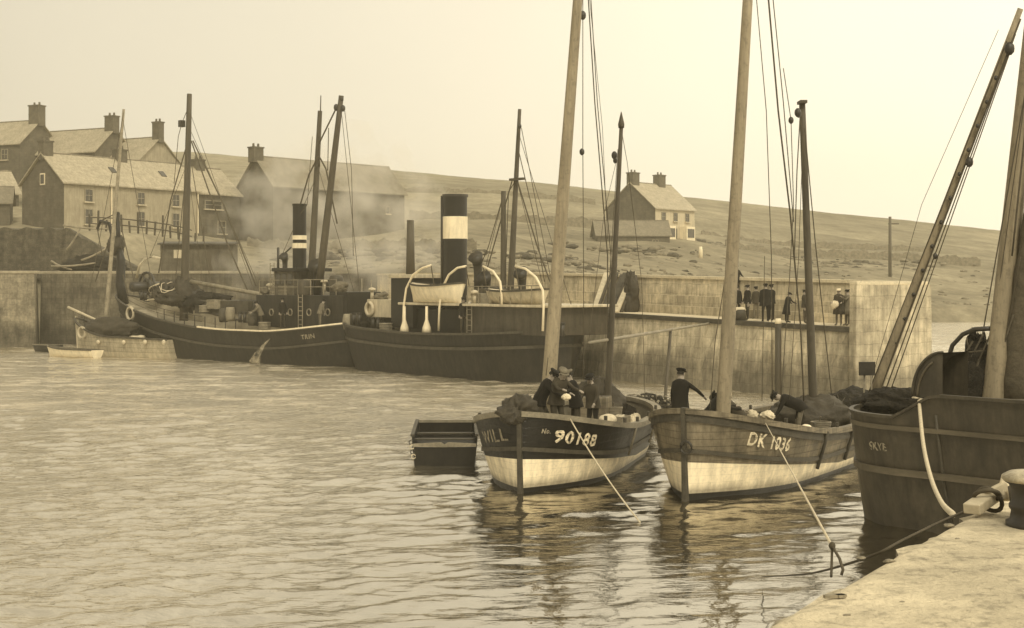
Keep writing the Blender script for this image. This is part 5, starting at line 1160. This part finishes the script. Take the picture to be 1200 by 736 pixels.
for pts, w_ in ((((606, 211), (630, 290), (650, 345)), .04), (((600, 212), (578, 290), (565, 335)), .035), (((608, 178), (625, 250), (638, 330)), .025), (((604, 212), (596, 225), (592, 330)), .025), (((588, 235), (572, 290), (555, 330)), .025), (((611, 150), (650, 350)), .02)):
    T2.line([A(*p_) for p_ in pts], w_, name='stay')
cowl(T2, 560, 357, 301, .22); cowl(T2, 570, 357, 325, .22); cowl(T2, 612, 357, 320, .2)
boxpx(T2, 555, 585, 338, 357, 1.6, 'shed_board', 'skylight_housing', -.5)
b = MB(); b.tube([A(481, 326), A(481, 258)], [.26, .2], 'dark_mast', 10); b.build('pole_mast', r, True)
for k_ in range(8):
    px = 548 + k_ * 12.5; b = MB(); q_ = A(px, 356, -2.3); b.tube([q_, q_ + Vector((0, 0, .9))], .025, 'rail_wood', 6); b.build('stanchion', r)
b = MB(); b.tube([A(548, 356, -2.3) + Vector((0, 0, .88)), A(636, 356, -2.3) + Vector((0, 0, .88))], .025, 'rail_wood', 6); b.build('hand_rail', r)

steamer_fittings(T2, [('mooring_bitts', 440, 386, -1.4), ('mooring_bitts', 655, 394, -1.6), ('ladder', 550, 392, -2.2), ('deck_winch', 446, 384, 0), ('rope_coil', 452, 388, -1.5), ('mushroom_vent', 556, 357, -1.8), ('mushroom_vent', 576, 357, -1.9),
   ('mushroom_vent', 624, 357, -.6), ('wooden_crate', 563, 357, -1.0), ('canvas_bundle', 592, 357, -.8), ('water_tank', 582, 357, -.4), ('flag_staff', 435, 380, 0), ('canvas_bundle', 630, 357, -.3), ('canvas_bundle', 446, 352, -.4), ('mushroom_vent', 436, 352, -.4)])
for px0, py0, px1, py1 in ((606, 212, 640, 350), (590, 228, 560, 350), (609, 160, 680, 392)):
    T2.line([A(px0, py0), A(px1, py1)], .016, name='stay')
# ------------------------------------------------------------------ small sailing boat and dinghy at left
zs = lambda f: 1.3 + 1.15 * max(0, 1 - f / .5) ** 1.8 - .1 * max(0, (f - .5) / .5) ** 2
sb0 = Vector((X_(91, 101), 101)); se0 = Vector((X_(205, 95.3), 95.3)); dv = se0 - sb0
S1 = Vessel('small_yawl', sb0, math.atan2(dv.y, dv.x), dv.length, 1.25, .6, zs, 'small pale hulled sailing boat with a leaning mast off the left quay', 'sailing boat', rake=.3, fine=.9, sternlen=.3, transom=.5)
r = S1.root; A = S1.at
S1.strip('hull', lambda f: .3, zs, 'pale_boot', 6, 30); S1.strip('boot_top', -.5, .3, 'cream_paint', 4, 30); S1.band('gunwale', zs, .12, .07, 'dark_rail', inn=.1); S1.deck('deck', .4, 'deck'); S1.stem(.12, .08, 'cream_paint', .15)
S1.mast('mast', 124, 375, 145, 128, .16, .09, 'wood', below=.8)
b = MB(); b.tube(seg(A(80, 360), A(150, 392), 4), .09, 'pale_wood', 8); b.build('gaff', r, True)
b = MB(); b.heap(A(125, 386), (2.1, .8, .6), 'tarpaulin', 51); b.build('furled_sail', r, True)
b = MB(); b.lump(A(160, 398), (.9, .5, .3), 'canvas', 52, .3); b.build('canvas_bundle', r, True)
buoy(A(96, 390, -1.0), r, (0, 1, 0), .36, .1, 'cream_paint')
S1.line([A(145, 132), A(98, 378)], .02); S1.line([A(144, 140), A(190, 400)], .02)
for px in (115, 145, 170, 192):
    b = MB(); b.lump(A(px, 401, -1.3), (.16, .12, .16), 'canvas', px, .1, 8, 6); b.build('fender', r, True)
db = Vector((X_(57, 98), 98)); de = Vector((X_(114, 95.2), 95.2)); dv = de - db
D1 = Vessel('dinghy', db, math.atan2(dv.y, dv.x), dv.length, .62, .12, lambda f: .5 + .22 * max(0, 1 - f / .5) ** 2, 'white rowing dinghy lying left of the small sailing boat', 'small boat', rake=.3, fine=.5, transom=.75, sternlen=.3, sternfine=.3, srake=.05)
D1.strip('hull', -.1, D1.zr, 'white_paint', 5, 24); D1.band('gunwale', D1.zr, .06, .03, 'dark_rail', n=24); D1.deck('bottom_boards', .3, 'deck', 16)
for f_ in (.35, .65):
    b = MB(); b.box((f_ * D1.L, 0, .4), (.22, D1.half(f_, .4) * 1.9, .03), 'wood'); b.build('thwart', D1.root)
b = MB(); b.tube([(.8, .3, .55), (3.0, -.1, .6)], .03, 'wood', 6); b.build('oar', D1.root)
# dark skiff left of the dinghy
sk = Vector((X_(40, 104), 104)); se = Vector((X_(66, 103), 103)); dv = se - sk
K1 = Vessel('dark_skiff', sk, math.atan2(dv.y, dv.x), 2.4, .5, .1, lambda f: .5, 'little dark skiff against the foot of the left quay wall', 'small boat', fine=.5, transom=.7, sternlen=.3, rake=.2)
K1.strip('hull', -.1, K1.zr, 'tarred_plank', 4, 16); K1.band('gunwale', K1.zr, .05, .03, 'rail_wood', n=16); K1.deck('bottom_boards', .3, 'deck', 10)

# ------------------------------------------------------------------ people on the boats
def on(v, px, lat, zdeck=None, py=None):
    p = v.at(px, 400, lat); f = p.x / v.L; z = (v.zr(f) - .55 + (.15 if v is B1 else .0)) if zdeck is None else zdeck; w_ = v.world((p.x, p.y, z)); return (w_.x, w_.y, w_.z)
pe = on(B2, 797, .9)
person(pe, R(60), 'man in dark jersey standing with his back turned on the bow of the grey boat', lean=4, arms=((8, 12), (38, 15)), out=(12, 42), jacket='cloth_dark', trousers='cloth_mid', legs=((3, 4), (-3, 2)), h=1.72)
person(on(B2, 829, .4), R(10), 'man crouching beside the foremast of the grey boat', lean=40, arms=((60, 30), (55, 30)), legs=((70, 85), (60, 85)), jacket='cloth_dark', cap='cloth_white', h=1.7)
person(on(B2, 866, -.1), R(170), 'man stooping right of the foremast on the grey boat', lean=55, arms=((50, 10), (45, 15)), legs=((35, 55), (30, 50)), jacket='cloth_mid', trousers='cloth_mid', h=1.68)
person(on(B2, 938, -.2), R(175), 'man bending far over at the mizzen mast of the grey boat', lean=68, arms=((25, 15), (20, 10)), legs=((8, 10), (12, 14)), jacket='cloth_dark', trousers='cloth_grey', h=1.72)
person(on(B1, 632, -.05), R(-20), 'man in dark jersey stooping left of the foremast on the black boat', lean=30, arms=((50, 25), (45, 25)), legs=((30, 40), (20, 35)), jacket='cloth_dark', h=1.72)
person(on(B1, 652, -.5), R(-60), 'man in pale cap leaning forward in front of the foremast on the black boat', lean=24, arms=((60, 20), (60, 30)), legs=((15, 25), (12, 20)), jacket='cloth_mid', cap='cloth_grey', h=1.7)
person(on(B1, 675, -.75), R(200), 'man in light cap and dark coat facing the black boat foremast', lean=16, arms=((45, 35), (40, 40)), legs=((6, 10), (4, 8)), jacket='cloth_dark', cap='cloth_grey', h=1.7)
person(on(B1, 695, -.6), R(240), 'man in dark clothes standing just left of the mizzen mast on the black boat', lean=15, arms=((20, 30), (25, 20)), legs=((8, 15), (5, 12)), jacket='cloth_mid', trousers='cloth_dark', h=1.66)
gearpx(B1, 663, 466, -.9, (.12, .1, .09), 'cloth_white', 71, 'white cloth held by the men at the foremast of the black boat', 'cloth_bundle', 'cloth', amp=.3)
# pier people
def onp(px, n_):
    u = (px - 600) / FPX; o_ = PO + PN * n_; s = (u * o_.y - o_.x) / (PD.x - u * PD.y); return tuple(pp(s, n_, 3.06 + hz(s)))
PG = 'people standing on the pier'
person(onp(864, 1.2), R(80), 'man half hidden by the foremast at the left end of the pier group', jacket='cloth_dark', trousers='cloth_dark', arms=((0, 8), (5, 10)), group=PG, h=1.49)
person(onp(876, .8), R(200), 'man in cap standing next to the foremast with a gap on his right', jacket='cloth_dark', trousers='cloth_mid', arms=((5, 10), (10, 12)), legs=((4, 3), (-4, 3)), group=PG, h=1.53)
person(onp(886, 2.4), R(100), 'man at the back between two others in the pier group', jacket='cloth_mid', trousers='cloth_grey', group=PG, h=1.44)
person(onp(897, .6), R(85), 'tall broad man in dark suit with his back turned on the pier', jacket='cloth_dark', trousers='cloth_dark', coat=.12, wide=1.35, arms=((4, 14), (4, 14)), out=(12, 12), legs=((3, 2), (-3, 2)), group=PG, h=1.62)
person(onp(904, 1.6), R(120), 'man whose head shows behind the tall broad man on the pier', jacket='cloth_dark', trousers='cloth_dark', group=PG, h=1.57)
person(onp(922, .9), R(20), 'small person in a dark skirt leaning to the right on the pier', lean=14, jacket='cloth_dark', trousers='cloth_dark', coat=.38, arms=((35, 40), (40, 30)), cap='cloth_dark', group=PG, h=1.28)
person(onp(943, 1.0), R(-20), 'slim man standing just right of the mizzen mast on the pier', jacket='cloth_mid', trousers='cloth_mid', arms=((25, 35), (10, 10)), group=PG, h=1.40)
person(onp(983, 1.0), R(240), 'person in a white hat holding a white bundle on the pier', jacket='cloth_mid', trousers='cloth_grey', cap='cloth_white', coat=.3, wide=1.3, arms=((20, 60), (20, 60)), group=PG, h=1.49)
person(onp(993, 1.3), R(200), 'person in grey beside the end wall of the pier', jacket='cloth_grey', trousers='cloth_grey', coat=.3, arms=((60, 60), (5, 10)), group=PG, h=1.46)
x_ = onp(978, .75); b = MB(); b.heap((0, 0, 0), (.13, .12, .15), 'cloth_white', 81); o = b.build('white_bundle', None, True); o.location = (x_[0], x_[1], x_[2] + .92); tag(o, 'white bundle in the arms of the person in the white hat', 'bundle')
x_ = pp(10, 3.9, 0); u = (863 - 600) / FPX; s = (u * (PO + PN * 3.2).y - (PO + PN * 3.2).x) / (PD.x - u * PD.y); q_ = pp(s, 3.2, 4.02 + hz(s))
person(tuple(q_), R(60), 'person on the upper ledge looking over the sea wall behind the foremast', jacket='cloth_dark', arms=((40, 30), (40, 30)), h=1.5)
x_ = onp(867, .35); b = MB(); b.tube([(0, 0, 0), (0, 0, .35), (0, 0, .5)], [.28, .3, .24], 'dark_rail', 12); b.lump((0, 0, .5), (.28, .22, .13), 'canvas', 5, .1); o = b.build('fish_basket', None, True); o.location = x_; tag(o, 'basket with a pale top on the pier edge beside the foremast', 'basket')
# tug people
def ont(v, px, lat, py): p = v.at(px, py, lat); w_ = v.world(p); return tuple(w_)
person(ont(T1, 331, -1.8, 384), R(-60), 'crewman standing in front of the bridge of the steam coaster', jacket='cloth_dark', h=1.7)
person(ont(T1, 306, -1.9, 386), R(200), 'crewman in pale top leaning forward of the bridge of the steam coaster', lean=25, jacket='cloth_grey', arms=((40, 20), (40, 20)), h=1.7)
person(ont(T1, 375, -1.9, 384), R(20), 'crewman in light clothes beside the casing of the steam coaster', lean=18, jacket='cloth_grey', trousers='cloth_grey', h=1.6)
person(ont(T2, 543, -2.2, 391), R(-70), 'crewman in dark clothes standing on the tug below the funnel', jacket='cloth_dark', h=1.75)
# leaning timbers and tarpaulin on the pier
for i, (a_, c_) in enumerate((((696, 362), (711, 318)), ((707, 365), (722, 318)), ((722, 364), (742, 317)), ((714, 365), (733, 318)))):
    pa = Vector(onp(a_[0], .9)); w_ = onp(c_[0], 3.0); b = MB(); b.beam(pa, (w_[0], w_[1], P(c_[0], c_[1], w_[1]).z - .1), .28, .1, 'pale_wood' if i in (0, 2) else 'dark_rail')
    tag(b.build('leaning_plank'), ('leftmost pale plank', 'dark plank second from the left', 'rightmost pale plank', 'dark plank third from the left')[i] + ' propped on the sea wall left of the pier crowd', 'plank', 'planks leaning on the sea wall')
for i, (px0, px1) in enumerate(((700, 716), (711, 728), (718, 736), (728, 744))):
    pa = Vector(onp(px0, 1.0 + .1 * i)); w_ = onp(px1, 2.9); b = MB(); b.tube([pa, (w_[0], w_[1], P(px1, 319 + i, w_[1]).z - .1)], [.1, .07], 'dark_mast', 7)
    tag(b.build('leaning_spar', None, True), ('thin dark spar leaning just right of the leftmost pale plank', 'thin dark spar second of four on the sea wall', 'thin dark spar third of four on the sea wall', 'thin dark spar nearest the tarpaulin bundle on the sea wall')[i], 'spar', 'planks leaning on the sea wall')
x_ = onp(739, 2.2); b = MB(); b.heap((0, 0, .85), (.4, .6, 1.0), 'tarpaulin', 91); o = b.build('tarpaulin_heap', None, True); o.location = x_; tag(o, 'dark upright tarpaulin bundle beside the leaning planks', 'tarpaulin')
# ------------------------------------------------------------------ smoke
def puff_material(dn, name):
    m = bpy.data.materials.new(name); m.use_nodes = True; n = m.node_tree.nodes; l = m.node_tree.links; n.remove(n['Principled BSDF']); pv = n.new('ShaderNodeVolumePrincipled')
    pv.inputs['Color'].default_value = (.95, .9, .8, 1); tc_ = n.new('ShaderNodeTexCoord'); nz_ = n.new('ShaderNodeTexNoise'); nz_.inputs['Scale'].default_value = .45; nz_.inputs['Detail'].default_value = 3
    l.new(tc_.outputs['Object'], nz_.inputs['Vector']); mr_ = n.new('ShaderNodeMapRange'); l.new(nz_.outputs[0], mr_.inputs[0]); mr_.inputs[1].default_value = .45; mr_.inputs[2].default_value = .75; mr_.inputs[3].default_value = 0; mr_.inputs[4].default_value = dn
    l.new(mr_.outputs[0], pv.inputs['Density']); l.new(pv.outputs[0], n['Material Output'].inputs['Volume']); return m
_m['smoke'] = puff_material(.3, 'smoke')
b = MB(); b.lump((X_(395, 99), 99, 9.0), (8.5, 3.5, 6.5), 'smoke', 3, .15, 24, 16)
tag(b.build('steam_smoke', None, True), 'thin pale smoke drifting behind the funnels', 'smoke', kind='stuff')
# ------------------------------------------------------------------ haze
m = bpy.data.materials.new('haze'); m.use_nodes = True; n = m.node_tree.nodes; n.remove(n['Principled BSDF']); pv = n.new('ShaderNodeVolumePrincipled')
pv.inputs['Color'].default_value = (1.0, .93, .72, 1); pv.inputs['Density'].default_value = HAZE; pv.inputs['Anisotropy'].default_value = 0.1
m.node_tree.links.new(pv.outputs[0], n['Material Output'].inputs['Volume']); _m['haze'] = m
b = MB(); b.box((0, 250, 24), (1300, 720, 57), 'haze'); tag(b.build('haze'), 'pale sea haze over the whole harbour', 'haze', kind='stuff')
